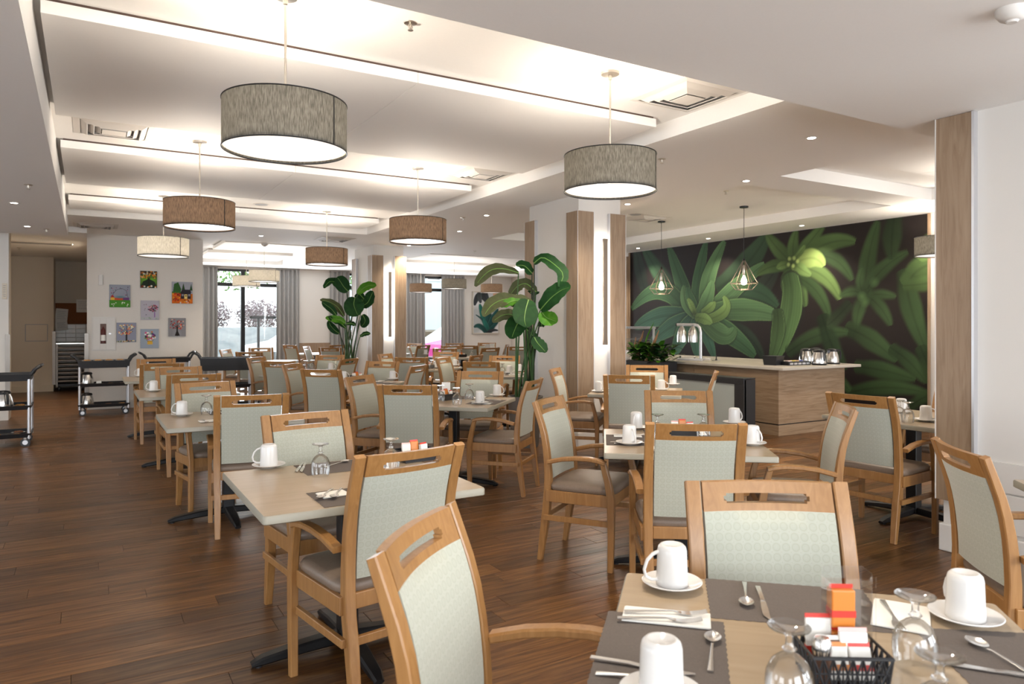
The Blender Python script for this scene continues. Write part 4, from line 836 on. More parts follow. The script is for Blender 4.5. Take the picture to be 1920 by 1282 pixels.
P3, P4 = 'table beside the palm stems', 'table before the far pillar'; cup(955, 700, P3, 'front', 0); cup(973, 697, P3, 'rear right', 0); cup(817, 690, P4, 'left', 0); cup(853, 686, P4, 'right', 0)
RW = 'table at the right wall end'; cup(1736, 790, RW, 'right', -70); cup(1690, 774, RW, 'rear', 0)
cup(798, 665, 'far table right of the distant pillar', 'only', 0)
gob(1480, 1326, FT, 'left'); gob(1716, 1252, FT, 'rear right'); gob(1762, 1392, FT, 'front right'); gob(601, 892, LT, 'left'); gob(733, 880, LT, 'right'); gob(387, 777, 'second table of the left row', 'only')
gob(1233, 822, MT, 'left'); gob(1319, 822, MT, 'right'); gob(825, 753, BP, 'left'); gob(857, 759, BP, 'middle'); gob(880, 750, BP, 'right'); gob(1686, 788, RW, 'left'); gob(1702, 792, RW, 'right')
gob(694, 709, M2, 'only'); gob(573, 694, M3, 'left'); gob(586, 693, M3, 'right'); gob(942, 701, P3, 'only'); gob(810, 693, P4, 'only'); gob(864, 667, 'far table with menus', 'left'); gob(885, 669, 'far table with menus', 'right')

def mat_mb(w=.40, h=.27):                                           # scalloped paper mat
    pts = []
    def side(x0, y0, x1, y1):
        n = int(math.hypot(x1-x0, y1-y0)/.012)
        for i in range(n):
            f = i/n; o = .0012*(1 if i % 2 else -1); L = math.hypot(x1-x0, y1-y0); pts.append((x0+(x1-x0)*f+o*(y1-y0)/L, y0+(y1-y0)*f-o*(x1-x0)/L))
    side(-w/2, -h/2, w/2, -h/2); side(w/2, -h/2, w/2, h/2); side(w/2, h/2, -w/2, h/2); side(-w/2, h/2, -w/2, -h/2)
    return MB().prism(pts, 0, .0009)
mat_me = mat_mb().mesh('placemat', matm, 0)
def placemat(x, y, rz, label, z=ZT+.0002):
    return tag(obj('placemat', mat_me, loc=(x, y, z), rz=R(rz)), label, 'placemat', 'taupe paper placemats')
def make_fork():
    m = MB(); m.bar([(0, -.095, .003), (0, -.04, .006), (0, .02, .008), (0, .04, .004)], [(.014, .003), (.009, .003), (.006, .003), (.016, .002)], (1, 0, 0), .001)
    m.bar([(0, .038, .004), (0, .055, .003), (0, .062, .003)], [(.018, .002), (.023, .002), (.023, .002)], (1, 0, 0), .001)
    for k in range(4): m.bar([(-.0098+.0065*k, .06, .003), (-.0095+.0063*k, .085, .006), (-.009+.006*k, .1, .010)], [(.0035, .002)]*3, (1, 0, 0), .0005)
    return m.mesh('fork', chrome, 40)
def make_spoon():
    m = MB(); m.bar([(0, -.09, .003), (0, -.04, .006), (0, .02, .008), (0, .04, .006)], [(.013, .003), (.008, .003), (.005, .003), (.009, .0025)], (1, 0, 0), .001)
    n, rows = 16, []
    for k in range(9):
        f = k/8; y = .036+.058*f; wv = .0185*math.sin(PI*min(1, f*.96+.04))**.6
        rows.append([(wv*u, y, .010-.008*(1-u*u)*math.sin(PI*f)**.7) for u in (-1, -.6, -.2, .2, .6, 1)])
    m.loft(rows, closed=False); return m.mesh('spoon', chrome, 80)
def make_knife():
    m = MB(); m.bar([(0, -.1, .004), (0, -.02, .005), (0, .0, .004)], [(.013, .006), (.011, .005), (.012, .003)], (1, 0, 0), .001); m.bar([(0, 0, .004), (.002, .05, .004), (.003, .09, .004), (-.002, .112, .004)], [(.013, .002), (.017, .0018), (.015, .0015), (.004, .001)], (1, 0, 0), .0004)
    return m.mesh('knife', chrome, 40)
CUT = {'fork': make_fork(), 'spoon': make_spoon(), 'knife': make_knife()}
def cut(kind, x, y, rz, label, z=ZT+.0012): return tag(obj(kind, CUT[kind], loc=(x, y, z), rz=R(rz)), label, kind, 'cutlery of the place settings')
def napkin(x, y, rz, w, h, label, z=ZT+.0012):
    t = thing('napkin', label, 'napkin', (x, y, z), R(rz), 'folded white napkins')
    for k in range(2):
        us = [-w/2+w*i/6 for i in range(7)]; vs = [-h/2+h*j/4 for j in range(5)]
        obj('fold', MB().plate(us, vs, lambda a, b: False, lambda a, b, s: (a+.003*k, b-.002*k, .0015+.0022*k+.0022*s+(.0015*math.sin(9*a/w+2*k)*(1-abs(2*b/h))**.5 if s else 0)), 1.0), paper, t, smooth=60)
    return t
# table 0: three settings (positions read on the table plane)
ta = -45
def loc(x, y): q = at(x, y, ZT); return q.x, q.y
x, y = loc(1240, 1226); placemat(x, y, 45, 'taupe placemat at the left side of the foreground table')
x, y = loc(1482, 1131); placemat(x, y, -43, 'taupe placemat at the far side of the foreground table')
x, y = loc(1925, 1262); placemat(x, y, -128, 'taupe placemat at the right side of the foreground table')
x, y = loc(1248, 1160); napkin(x, y, -45, .20, .085, 'folded napkin under two forks on the foreground table')
def cut2(kind, a, b, label, z=ZT+.0012):                             # handle end, tip
    p, q = at(*a, z), at(*b, z); m_ = (p+q)/2; return cut(kind, m_.x, m_.y, math.degrees(math.atan2(q.y-p.y, q.x-p.x))-90, label, z)
cut2('fork', (1172, 1148), (1320, 1153), 'fork on the napkin, upper one, foreground table', ZT+.007); cut2('fork', (1162, 1160), (1308, 1167), 'fork on the napkin, lower one, foreground table', ZT+.007)
cut2('spoon', (1332, 1262), (1337, 1190), 'spoon lying right of the two-fork napkin'); cut2('knife', (1128, 1239), (1270, 1262), 'knife handle poking out left of the bottom mug'); cut2('spoon', (1133, 1266), (1275, 1282), 'lower handle left of the bottom mug')
cut2('spoon', (1396, 1094), (1400, 1140), 'spoon on the far side placemat, dark bowl towards us'); cut2('knife', (1418, 1095), (1445, 1170), 'knife on the far side placemat beside the spoon')
x, y = loc(1688, 1158); napkin(x, y, 30, .17, .12, 'white napkin behind the condiment basket'); cut2('fork', (1655, 1128), (1690, 1185), 'fork on the napkin behind the condiment basket', ZT+.007)
cut2('spoon', (1912, 1256), (1843, 1217), 'spoon at the lower right on the foreground table'); cut2('knife', (1935, 1272), (1800, 1251), 'knife at the lower right edge of the foreground table')
# the other tables
def loc2(k, u, v): 
    o = T[k]; a = o.rotation_euler.z; return o.location.x+u*math.cos(a)-v*math.sin(a), o.location.y+u*math.sin(a)+v*math.cos(a), math.degrees(a)
def setting(k, u, v, r, tp, where, nap=True):
    x, y, a = loc2(k, u, v); placemat(x, y, a+r, 'taupe placemat at the %s of the %s' % (where, tp)); q = R(a+r); c, s = math.cos(q), math.sin(q)
    pt = lambda p, w_: (x+p*c-w_*s, y+p*s+w_*c)
    if nap: napkin(*pt(-.14, 0), a+r, .09, .17, 'napkin at the %s of the %s' % (where, tp)); cut('fork', *pt(-.14, 0), a+r, 'fork at the %s of the %s' % (where, tp), ZT+.007)
    cut('knife', *pt(.11, 0), a+r+180, 'knife at the %s of the %s' % (where, tp)); cut('spoon', *pt(.15, 0), a+r, 'spoon at the %s of the %s' % (where, tp))
x, y = loc(640, 874); placemat(x, y, 0, 'taupe placemat at the far side of the left front table'); cut2('knife', (568, 868), (556, 886), 'dark knife at the left end of the far placemat, left front table'); cut2('knife', (572, 870), (566, 884), 'bright knife at the left end of the far placemat, left front table'); cut2('spoon', (612, 876), (650, 866), 'spoon behind the goblet of the left front table')
x, y = loc(712, 945); placemat(x, 2.842, 0, 'taupe placemat at the near side of the left front table'); x, y = loc(624, 928); napkin(x, y, 4, .11, .10, 'white napkin left of the chair back on the left front table'); cut2('spoon', (622, 918), (600, 936), 'left spoon on the napkin of the left front table', ZT+.007); cut2('spoon', (640, 916), (624, 936), 'right spoon on the napkin of the left front table', ZT+.007)
setting('T2', .1, .31, 180, 'second left table', 'far side'); x, y = loc(390, 790); napkin(x, y, 3, .12, .10, 'white napkin at the near side of the second left table'); cut2('fork', (378, 786), (390, 794), 'fork on the napkin of the second left table', ZT+.007); setting('T4', .1, .31, 180, 'third left table', 'far side')
setting('T3', -.31, .0, -90, MT, 'left side'); setting('T3', 0, .31, 180, MT, 'far side'); setting('T3', 0, -.31, 0, MT, 'near side'); setting('TR', .0, .31, 180, PT_, 'far side'); setting('TR', -.31, 0, -90, PT_, 'left side')
setting('TN1', .31, 0, 90, BP, 'far right side'); setting('TN1', 0, -.31, 0, BP, 'near right side'); setting('TN2', 0, -.31, 0, M2, 'near right side'); setting('TN2', .31, 0, 90, M2, 'far right side'); setting('TN3', 0, -.31, 0, P3, 'near side'); setting('T5', 0, -.31, 0, RW, 'near side')
# white packets and menu on the left front table
# ------------------------------------------------------------------ condiment baskets
def basket(x, y, rz, label, w=.15, d=.10, h=.065, detail=True):
    t = thing('condiment_basket', label, 'basket', (x, y, ZT), R(rz), 'black condiment baskets'); k = 1.1
    ring = lambda z, f: [(s*w/2*f, u*d/2*f, z) for s, u in ((1, 1), (-1, 1), (-1, -1), (1, -1))]
    obj('base', MB().box(-w/2, w/2, -d/2, d/2, 0, .006, .002), blackp, t, smooth=0)
    obj('rim', MB().tube(ring(h, k), .004, 6, True), blackp, t)
    lat = MB()
    for i in range(4):
        a, b = Vector(ring(.004, 1)[i]), Vector(ring(.004, 1)[(i+1) % 4]); c, e = Vector(ring(h, k)[i]), Vector(ring(h, k)[(i+1) % 4]); n = 8 if i % 2 == 0 else 5
        lat.tube([a, c], .003, 4)
        if detail:
            for j in range(n):
                p, q = j/n, (j+1)/n; lat.tube([a.lerp(b, p), c.lerp(e, q)], .0022, 4); lat.tube([a.lerp(b, q), c.lerp(e, p)], .0022, 4); lat.tube([a.lerp(b, p), c.lerp(e, p)], .0018, 4)
            m1 = a.lerp(c, .5); m2 = b.lerp(e, .5); lat.tube([m1, m2], .002, 4)
        else: lat.add([a, b, e, c], [(0, 1, 2, 3)])
    obj('lattice', lat, blackp, t, smooth=0); return t
red = mat('packet_red', (.60, .035, .02), .4); orange = mat('packet_orange', (.62, .20, .03), .35); pink = mat('packet_pink', (.75, .45, .42), .5); brownp = mat('packet_brown', (.13, .06, .035), .5)
def packet(x, y, z, rz, tilt, c1, c2, label, w=.06, h=.075, th=.010, cat='packet'):
    t = thing('condiment_packet', label, cat, (x, y, z), 0, 'packets in the condiment baskets'); t.rotation_euler = (R(tilt), 0, R(rz))
    obj('sleeve', MB().box(-w/2, w/2, -th/2, th/2, 0, h, .003), c1, t, smooth=0); obj('label_band', MB().box(-w/2-.0006, w/2+.0006, -th/2-.0006, th/2+.0006, h*.28, h*.46), c2, t, smooth=0); obj('crimp', MB().box(-w/2, w/2, -.001, .001, h, h+.008), c2, t, smooth=0)
    return t
bxy = at(1577, 1240, .785); bx, by = bxy.x, bxy.y; br = -33
basket(bx, by, br, 'black lattice condiment basket on the foreground table', .135, .10)
def bl_(u, v): c, s = math.cos(R(br)), math.sin(R(br)); return bx+u*c-v*s, by+u*s+v*c
acr = clear('clear_acrylic', (.98, .985, .985), base=.05, top=.4)
x, y = bl_(.02, .024); t = thing('acrylic_holder', 'clear acrylic holder with orange jam pots standing in the front basket', 'holder', (x, y, ZT+.008), R(br))
obj('back_plate', MB().box(-.04, .04, .022, .024, 0, .20, .001), acr, t, smooth=0); obj('side_plate', MB().box(-.041, -.039, -.024, .024, 0, .18), acr, t, smooth=0); obj('side_plate', MB().box(.039, .041, -.024, .024, 0, .20), acr, t, smooth=0)
packet(*bl_(.012, .030), ZT+.010, br, 0, orange, red, 'orange jam packet low in the acrylic holder', .046, .075, .03); packet(*bl_(.012, .030), ZT+.094, br, 0, orange, red, 'orange and red jam packet on top in the acrylic holder', .046, .075, .03)
packet(*bl_(.022, -.012), ZT+.010, br, -8, paper, pink, 'white sugar packet in front of the orange jam packets', .055, .085); packet(*bl_(-.035, .02), ZT+.010, br, -5, paper, red, 'white and red packet at the left inside the front basket', .05, .10); packet(*bl_(-.02, -.018), ZT+.010, br, -14, brownp, paper, 'brown packet beside the pepper shaker', .045, .07)
for k, u in enumerate((-.015, .03)): packet(*bl_(u, -.034), ZT+.014, br, -24, paper, (orange, red)[k], ['small white and orange sachet leaning on the basket rim', 'small white and red sachet leaning on the basket rim'][k], .042, .06, .006)
t = thing('pepper_shaker', 'glass shaker with steel cap in the front basket', 'shaker', (*bl_(-.045, -.02), ZT+.007)); obj('jar', MB().lathe([(0, 0), (.017, 0), (.019, .01), (.017, .05), (.017, .055), (0, .055)], 20), brownp, t); obj('cap', MB().lathe([(.018, .052), (.019, .06), (.018, .075), (.013, .084), (0, .087)], 20), chrome, t)
t = thing('menu_card', 'upright clear card holder at the right of the condiment basket', 'card holder', (*bl_(.095, .06), ZT), R(br+65)); obj('card', MB().box(-.035, .035, -.0012, .0012, .003, .17), acr, t, smooth=0); obj('stand', MB().box(-.04, .04, -.02, .02, 0, .004), acr, t, smooth=0)
for k, (px, py, nm, r_) in enumerate(((838, 749, BP, 20), (778, 862, LT, 5), (1279, 816, MT, -30), (670, 712, M2, 20), (801, 691, P4, 20), (*proj(8.05, 15.35, ZT)[:2], 'far table under the leaf picture', 0), (*proj(6.9, 13.7, ZT)[:2], 'far table with menus', 0))):
    q = at(px, py, ZT); basket(q.x, q.y, r_, 'black condiment basket on the %s' % nm, .17, .12, .055, False)
    c, s = math.cos(R(r_)), math.sin(R(r_))
    for j, (u, v, a, b, lb, hh) in enumerate(((-.045, .01, paper, pink, 'pale', .075), (.005, .015, orange, red, 'orange', .085), (.05, -.005, paper, red, 'red banded', .07))):
        packet(q.x+u*c-v*s, q.y+u*s+v*c, ZT+.008, r_+15*(j-1), -6, a, b, '%s packet in the basket on the %s' % (lb, nm), .045, hh, .02)
q = at(845, 748, ZT); t = thing('table_card', 'white number card standing behind the glasses before the big palm', 'card', (q.x, q.y+.1, ZT), R(-25)); obj('card', MB().box(-.04, .04, -.001, .001, .003, .15), paper, t, smooth=0); obj('stand', MB().box(-.03, .03, -.02, .02, 0, .004), paper, t, smooth=0)
for k, (px, py) in enumerate(((917, 664), (926, 662))):
    q = at(px, py, ZT); t = thing('menu', ['white menu standing on the far table with menus, left', 'white menu standing on the far table with menus, right'][k], 'menu', (q.x, q.y, ZT), R(25)); t['group'] = 'white menus on the far table'
    f = obj('sheet', MB().box(-.09, .09, -.002, .002, 0, .24), paper, t, smooth=0); f.rotation_euler.x = R(-14); g = obj('sheet', MB().box(-.09, .09, .0, .004, 0, .24), paper, t, smooth=0); g.location.y = .09; g.rotation_euler.x = R(14)

# ================================================================== SERVICE CARTS AND LEFT SIDE
def cart(label, x, y, rz, L=.72, Wd=.42, zs=(.13, .46, .78), deep=.07, handle=(1,)):
    t = thing('utility_cart', label, 'cart', (x, y, 0), R(rz), 'black utility carts'); 
    for k, z in enumerate(zs):
        d = deep if k == 2 else .05; hx, hy = L/2, Wd/2; m = MB(); o, i_ = lambda z_, e: [(s*(hx+e), u*(hy+e), z_) for s, u in ((1, 1), (-1, 1), (-1, -1), (1, -1))], 0
        m.loft([o(z, -.02), o(z, .0), o(z+d, .015), o(z+d, -.004), o(z+.012, -.02)]); obj('shelf', m, blackp, t, smooth=0)
    for s in (-1, 1):
        for u in (-1, 1): 
            obj('post', MB().tube([(s*(L/2-.01), u*(Wd/2-.01), .1), (s*(L/2-.01), u*(Wd/2-.01), zs[2]+.02)], .019, 10), alu, t)
            c = obj('caster', MB().tube([(s*(L/2-.05)-.0, u*(Wd/2-.03)-.012, .05), (s*(L/2-.05), u*(Wd/2-.03)+.012, .05)], .05, 18), blackp, t); obj('hub', MB().tube([(s*(L/2-.05), u*(Wd/2-.03)-.015, .05), (s*(L/2-.05), u*(Wd/2-.03)+.015, .05)], .028, 12), alu, c)
            obj('fork', MB().box(s*(L/2-.05)-.015, s*(L/2-.05)+.015, u*(Wd/2-.03)-.02, u*(Wd/2-.03)+.02, .085, .13, .003), steel_d, t, smooth=0)
    for s in handle:
        e = s*(L/2); m = MB(); m.tube([(e-.0*s, -Wd/2+.01, zs[2]+deep-.02), (e+.04*s, -Wd/2+.01, zs[2]+deep+.05), (e+.10*s, -Wd/2+.03, zs[2]+deep+.09), (e+.10*s, Wd/2-.03, zs[2]+deep+.09), (e+.04*s, Wd/2-.01, zs[2]+deep+.05), (e, Wd/2-.01, zs[2]+deep-.02)], .018, 10); obj('handle', m, blackp, t)
    return t
foodm = mat('baked_food', (.50, .24, .06), .6); foodd = mat('dark_food', (.22, .08, .03), .6); salad = mat('green_salad', (.06, .20, .03), .6)
def make_dish(fm_):
    t = thing('food_plate', '-', 'plate'); obj('plate', MB().lathe([(0, 0), (.05, 0), (.085, .012), (.088, .015), (.06, .008), (0, .006)], 28), china, t, smooth=50)
    m = MB(); 
    for k in range(5):
        a = k*1.25; m.lathe([(0, 0), (.026, .002), (.03, .012), (.02, .024), (0, .028)], 10, (.032*math.cos(a), .032*math.sin(a), .006))
    obj('food', m, fm_, t, smooth=80); return t
_d = [make_dish(foodm), make_dish(foodd)]
for d_ in _d:
    for c in d_.children: c.data.transform(Matrix.Scale(.86, 4))
DP = [Proto(d_) for d_ in _d]; used = []
def plate(x, y, z, label, k=0): DP[k].put(label, (x, y, z), random.uniform(0, 6), 'plates of food on the carts')
def put_pot(x, y, z, label, rz=0): PT.put(label, (x, y, z), R(rz), PTG)
# cart at the left frame edge: only its right end shows
cart('black cart at the left frame edge, right end in view', -.98, 10.46, 0, .80, .50, (.11, .44, .78), .08, (1,))
put_pot(-.85, 10.32, .453, 'round coffee pot on the left edge cart, right one', 200); put_pot(-1.08, 10.3, .453, 'round coffee pot on the left edge cart, left one', 200)
for k, (x, y) in enumerate(((-.72, 10.3), (-.72, 10.58), (-.92, 10.36), (-1.12, 10.34))): plate(x, y, .123, 'plate of food on the bottom shelf of the left edge cart, %s' % ['front right', 'rear right', 'second from right', 'at the frame edge'][k], k % 2)
for k, (x, y) in enumerate(((-.70, 10.52), (-.74, 10.62))[:1]): plate(x, y, .453, 'plate of food on the middle shelf of the left edge cart')
for k, x in enumerate((-.74, -.95)): plate(x, 10.4, .793, 'plate in the top tray of the left edge cart, %s' % ['right', 'left'][k], 1)
# second cart before the picture wall, and the one beside it
cart('black cart with food plates and two pots before the picture wall', .24, 13.35, 0, .70, .42, (.13, .46, .755), .115, (-1, 1))
for k in range(4): plate(.0+.155*k, 13.33, .856, 'plate of food on the picture wall cart top, %s' % ['first from left', 'second from left', 'third from left', 'last on the right'][k], 0)
put_pot(-.0, 13.3, .473, 'coffee pot on the middle shelf of the picture wall cart', 150); put_pot(-.0, 13.28, .143, 'coffee pot on the bottom shelf of the picture wall cart', 150)
for k in range(2): plate(.33+.17*k, 13.3, .473, 'plate on the middle shelf of the picture wall cart, %s' % ['left', 'right'][k], k); plate(.30+.19*k, 13.3, .143, 'plate on the bottom shelf of the picture wall cart, %s' % ['left', 'right'][k], 1-k)
t = thing('small_box', 'small white box on a black dish, picture wall cart middle shelf', 'box', (.165, 13.27, .473)); obj('dish', MB().box(-.06, .06, -.05, .05, 0, .03, .004), blackp, t, smooth=0); obj('carton', MB().box(-.035, .035, -.03, .03, .03, .07, .003), paper, t, smooth=0)
cart('black cart behind the last left chairs, raised handle at its right', 1.20, 13.64, 0, .66, .42, (.13, .46, .80), .08, (-1, 1))
# bus cart before the tall window
cart('black bus cart with deep top tub before the tall window', *pd(424, 11.5), -8, .74, .46, (.13, .45, .72), .20, (-1,))
# sheet pan rack in the corridor
pansteel = mat('worn_steel_pan', (.34, .30, .26), .5, .6)
t = thing('sheet_pan_rack', 'low steel sheet pan rack in the corridor', 'rack', (-.30, 18.35, 0))
for s in (-1, 1):
    for u in (0, .5): obj('upright', MB().box(s*.26-.015, s*.26+.015, u-.015, u+.015, .1, 1.02, .002), steel_d, t, smooth=0)
for k in range(9): obj('pan', MB().box(-.245, .245, -.01, .5, .2+k*.09, .2+k*.09+.03, .006), pansteel, t, smooth=0)
obj('top_frame', MB().box(-.275, .275, -.015, .515, 1.02, 1.045, .003), chrome, t, smooth=0); obj('base', MB().box(-.27, .27, -.01, .51, .1, .15, .003), blackp, t, smooth=0)
for s in (-1, 1): obj('caster', MB().tube([(s*.22-.015, .02, .05), (s*.22+.015, .02, .05)], .05, 16), blackp, t); obj('caster', MB().tube([(s*.22-.015, .46, .05), (s*.22+.015, .46, .05)], .05, 16), blackp, t)
cork = mat('cork', (.22, .075, .022), .9); grain(cork, [(.3, (.19, .06, .018)), (.7, (.26, .095, .03))], (1, 1, 1), noise=60)
t = thing('cork_board', 'brown cork board on the corridor wall', 'notice board', (-.30, 19.37, 1.70)); obj('board', MB().box(-.32, .30, 0, .02, -.24, .24, .002), cork, t, smooth=0); obj('frame', MB().box(-.33, .31, .005, .03, -.25, .25), hall_m, t, smooth=0)
for k, (x, z, w_, h_, r_, lb) in enumerate(((-.50, 1.65, .24, .32, 5, 'paper sheet pinned at the left edge of the cork board'), (-.09, 1.88, .24, .30, 0, 'paper sheet pinned at the top right of the cork board'), (-.50, 1.42, .24, .22, -7, 'paper sheet hanging below the cork board'))):
    t = thing('notice', lb, 'paper', (x, 19.362-.004*k, z)); t.rotation_euler.y = R(r_); obj('sheet', MB().box(-w_/2, w_/2, -.002, 0, -h_/2, h_/2), paper, t, smooth=0)
    for j in range(5): obj('print_line', MB().box(-w_*.36, w_*(.36-.1*(j % 2)), -.0026, -.002, h_*(.30-.13*j), h_*(.30-.13*j)+.006), greyp, t, smooth=0)
t = thing('access_panel', 'square access panel in the corridor wall', 'panel', (-.93, 18.395, 1.27)); obj('door', MB().box(-.19, .19, -.008, 0, -.17, .17, .003), hall_m, t, smooth=0); obj('frame', MB().box(-.205, .205, -.003, .002, -.185, .185), greyp, t, smooth=0)
t = thing('door_sign', 'small vertical sign plate beside the corridor opening', 'sign', (-1.07, 13.39, 1.95)); obj('plate', MB().box(-.03, .03, -.205, -.19, -.12, .12, .002), hall_m, t, smooth=0)
for j in range(6): obj('marks', MB().box(-.018, .018, -.207, -.205, .08-.032*j, .09-.032*j), steel_d, t, smooth=0)
# extinguisher cabinet and thermostat
t = thing('extinguisher_cabinet', 'white recessed fire extinguisher cabinet below the small canvases', 'cabinet', (.25, 14.09, 1.29)); m = MB()
fw_, fh_ = .165, .275
m.box(-fw_, -.055, -.02, 0, -fh_, fh_, .003).box(.035, fw_, -.02, 0, -fh_, fh_, .003).box(-.055, .035, -.02, 0, .17, fh_, .003).box(-.055, .035, -.02, 0, -fh_, -.17, .003); obj('door', m, white_m, t, smooth=0)
obj('frame', MB().box(-fw_-.015, fw_+.015, -.008, .002, -fh_-.015, fh_+.015, .002), white_m, t, smooth=0); obj('glass_slot', MB().box(-.055, .035, -.012, -.009, -.17, .17), brownp, t, smooth=0); obj('latch', MB().box(.07, .11, -.026, -.02, -.012, .012, .002), alu, t, smooth=0)
obj('extinguisher', MB().lathe([(0, -.16), (.036, -.16), (.038, -.13), (.038, .06), (.02, .09), (.012, .13), (0, .13)], 18, (-.01, .0, 0)), mat('dark_red', (.10, .012, .01), .4), t); obj('instruction_label', MB().lathe([(.0385, -.12), (.0388, -.12), (.0388, -.02), (.0385, -.02)], 18, (-.01, .0, 0)), paper, t)
t = thing('thermostat', 'small white wall controller left of the small canvases', 'controller', (.20, 14.1, 2.21)); obj('case', MB().box(-.03, .03, -.03, 0, -.09, .09, .004), white_m, t, smooth=0); obj('side_panel', MB().box(.03, .034, -.028, -.002, -.085, .085), greyp, t, smooth=0)

# ------------------------------------------------------------------ small canvases
def canvas_pic(x, z, w_, h_, label, draw, bgc):
    c = Canvas(1, h_/w_, 64, bgc); draw(c, h_/w_); t = thing('canvas_picture', label, 'picture', (x, 14.1, z), 0, 'small canvases on the picture wall')
    obj('stretcher', MB().box(-w_/2, w_/2, -.028, -.002, -h_/2, h_/2, .002), greyp, t, smooth=0); o = obj('print', c.mesh('print', printm, w_*.995, h_*.995), parent=t); o.location.y = -.0295
L_ = lin; GR = (.27, .28, .33)
def spots(c, n, x0, x1, y0, y1, r, cols, fn=None):
    for k in range(n):
        x, y = random.uniform(x0, x1), random.uniform(y0, y1)
        if fn and not fn(x, y): continue
        c.blob(x, y, r*random.uniform(.7, 1.3), r*random.uniform(.7, 1.3), L_(random.choice(cols)), .3)
def d1(c, h):
    for k in range(3): c.blob(random.random(), random.random()*.6, .3, .2, (.33, .35, .40), 1, .4)
    c.line([(.1, .75*h), (.18, .4*h), (.35, .22*h), (.6, .16*h), (.8, .25*h), (.9, .6*h)], .02, (.08, .06, .09)); c.rect(0, .68*h, 1, 1*h, L_('3f7d23')); c.blob(.5, .85*h, .5, .12, L_('5a9a30'), 1, .5)
    c.rect(.05, .55*h, .25, .68*h, L_('e0b040')); c.poly([(.05, .56*h), (.15, .44*h), (.25, .56*h)], L_('b03028')); c.rect(.25, .58*h, .65, .68*h, L_('c04a28')); c.rect(.65, .56*h, .95, .68*h, L_('6a3a72')); c.blob(.5, .55*h, .2, .06, L_('3d7a80'), .6, .8)
    spots(c, 30, .08, .92, .1*h, .5*h, .02, ['7a3060', '40304a', 'c05878'], lambda x, y: (x-.5)**2+(y/h-.45)**2 > .07); spots(c, 10, .05, .95, .74*h, .95*h, .026, ['f4f0e4'])
def d2(c, h):
    c.blob(.5, .55*h, .5, .3, L_('6fae2e'), .6, .9); c.poly([(.0, h), (.15, .62*h), (.5, .45*h), (.85, .62*h), (1, h)], L_('1c2a18')); c.line([(.5, .9*h), (.5, .4*h)], .05, L_('24160f'))
    for a in (-.35, -.15, .15, .35): c.line([(.5, .5*h), (.5+a, .2*h)], .025, L_('24160f'))
    spots(c, 46, .03, .97, .03*h, .42*h, .045, ['c8832c', '7a2a2a', 'b8c4b0', 'd4a060', 'e88820', '804830']); spots(c, 10, .05, .95, .88*h, .97*h, .05, ['e87e18', 'e8e0d0', '7a3018'])
def d3(c, h):
    c.poly([(.05, .45*h), (.1, .1*h), (.3, .02*h), (.45, .35*h), (.4, .5*h)], L_('2f5a24')); c.poly([(.45, .45*h), (.55, .05*h), (.65, .45*h)], L_('26421c')); c.poly([(.85, .4*h), (.93, .08*h), (1, .4*h)], L_('2a4a20')); c.rect(0, .45*h, .5, .56*h, L_('3a6a28'))
    c.rect(0, .55*h, 1, h, L_('c86a14')); c.rect(.42, .48*h, .92, .78*h, L_('2b2228')); c.poly([(.4, .5*h), (.48, .36*h), (.88, .36*h), (.95, .5*h)], L_('2a252c')); c.rect(.6, .58*h, .74, .78*h, L_('e8cf80')); c.rect(.47, .56*h, .56, .66*h, L_('8c8890')); c.rect(.78, .56*h, .88, .66*h, L_('8c8890')); c.rect(.65, .62*h, .7, .68*h, L_('2b2228'))
    spots(c, 46, .02, .42, .54*h, .95*h, .04, ['e8961c', 'b8300c', 'e05a10', '7a1c0c']); spots(c, 22, .4, .98, .8*h, .97*h, .035, ['e8961c', '8c2c0c', 'e0701c', 'd8d0c0'])
def d4(c, h):
    c.line([(.75, .85*h), (.75, .6*h)], .05, L_('8a5a9a')); spots(c, 80, .38, .92, .22*h, .6*h, .035, ['5a1840', '2c1428', 'c04868', 'e0a0a8', '3a2438', '4a8a58', '8c2c50'], lambda x, y: ((x-.66)/.27)**2+((y/h-.4)/.18)**2 < 1); spots(c, 5, .08, .38, .2*h, .75*h, .022, ['6a2030', '3a2030']); spots(c, 18, .05, .95, .88*h, .95*h, .03, ['90a088', 'b0b8a8'])
def tree(c, h, x, cols, top, n, r):
    c.line([(x, .95*h), (x, .5*h)], .09, L_('1d1612'))
    for a, b in ((-.36, .28), (-.2, .2), (0, .15), (.2, .2), (.36, .3), (-.3, .42), (.32, .44)): c.line([(x, .55*h), (x+a*.5, (b+.12)*h), (x+a, b*h)], .022, L_('241a16'))
    spots(c, n, x-.4, x+.4, top*h, .62*h, r, cols)
def d5(c, h): tree(c, h, .5, ['f0d890', 'e07a40', 'f0b060', 'd85838', 'f4e8c0'], .1, 42, .035); spots(c, 26, .02, .98, .92*h, .98*h, .03, ['2c5020', 'f0d890', 'e07a40', '243c1c'])
def d6(c, h):
    c.poly([(.38, .62*h), (.62, .62*h), (.64, .66*h), (.36, .66*h)], L_('c8962c')); c.rect(.38, .65*h, .66, .8*h, L_('d8a83c')); c.line([(.25, .42*h), (.4, .66*h)], .02, L_('5a4a40')); c.line([(.8, .42*h), (.64, .66*h)], .02, L_('5a4a40'))
    spots(c, 60, .18, .84, .12*h, .56*h, .05, ['3a2a48', 'd04c78', 'e8e4dc', '2c4430', 'd0702c', '6a3078', 'f0ece0', '7a9a48'], lambda x, y: ((x-.51)/.33)**2+((y/h-.35)/.22)**2 < 1)
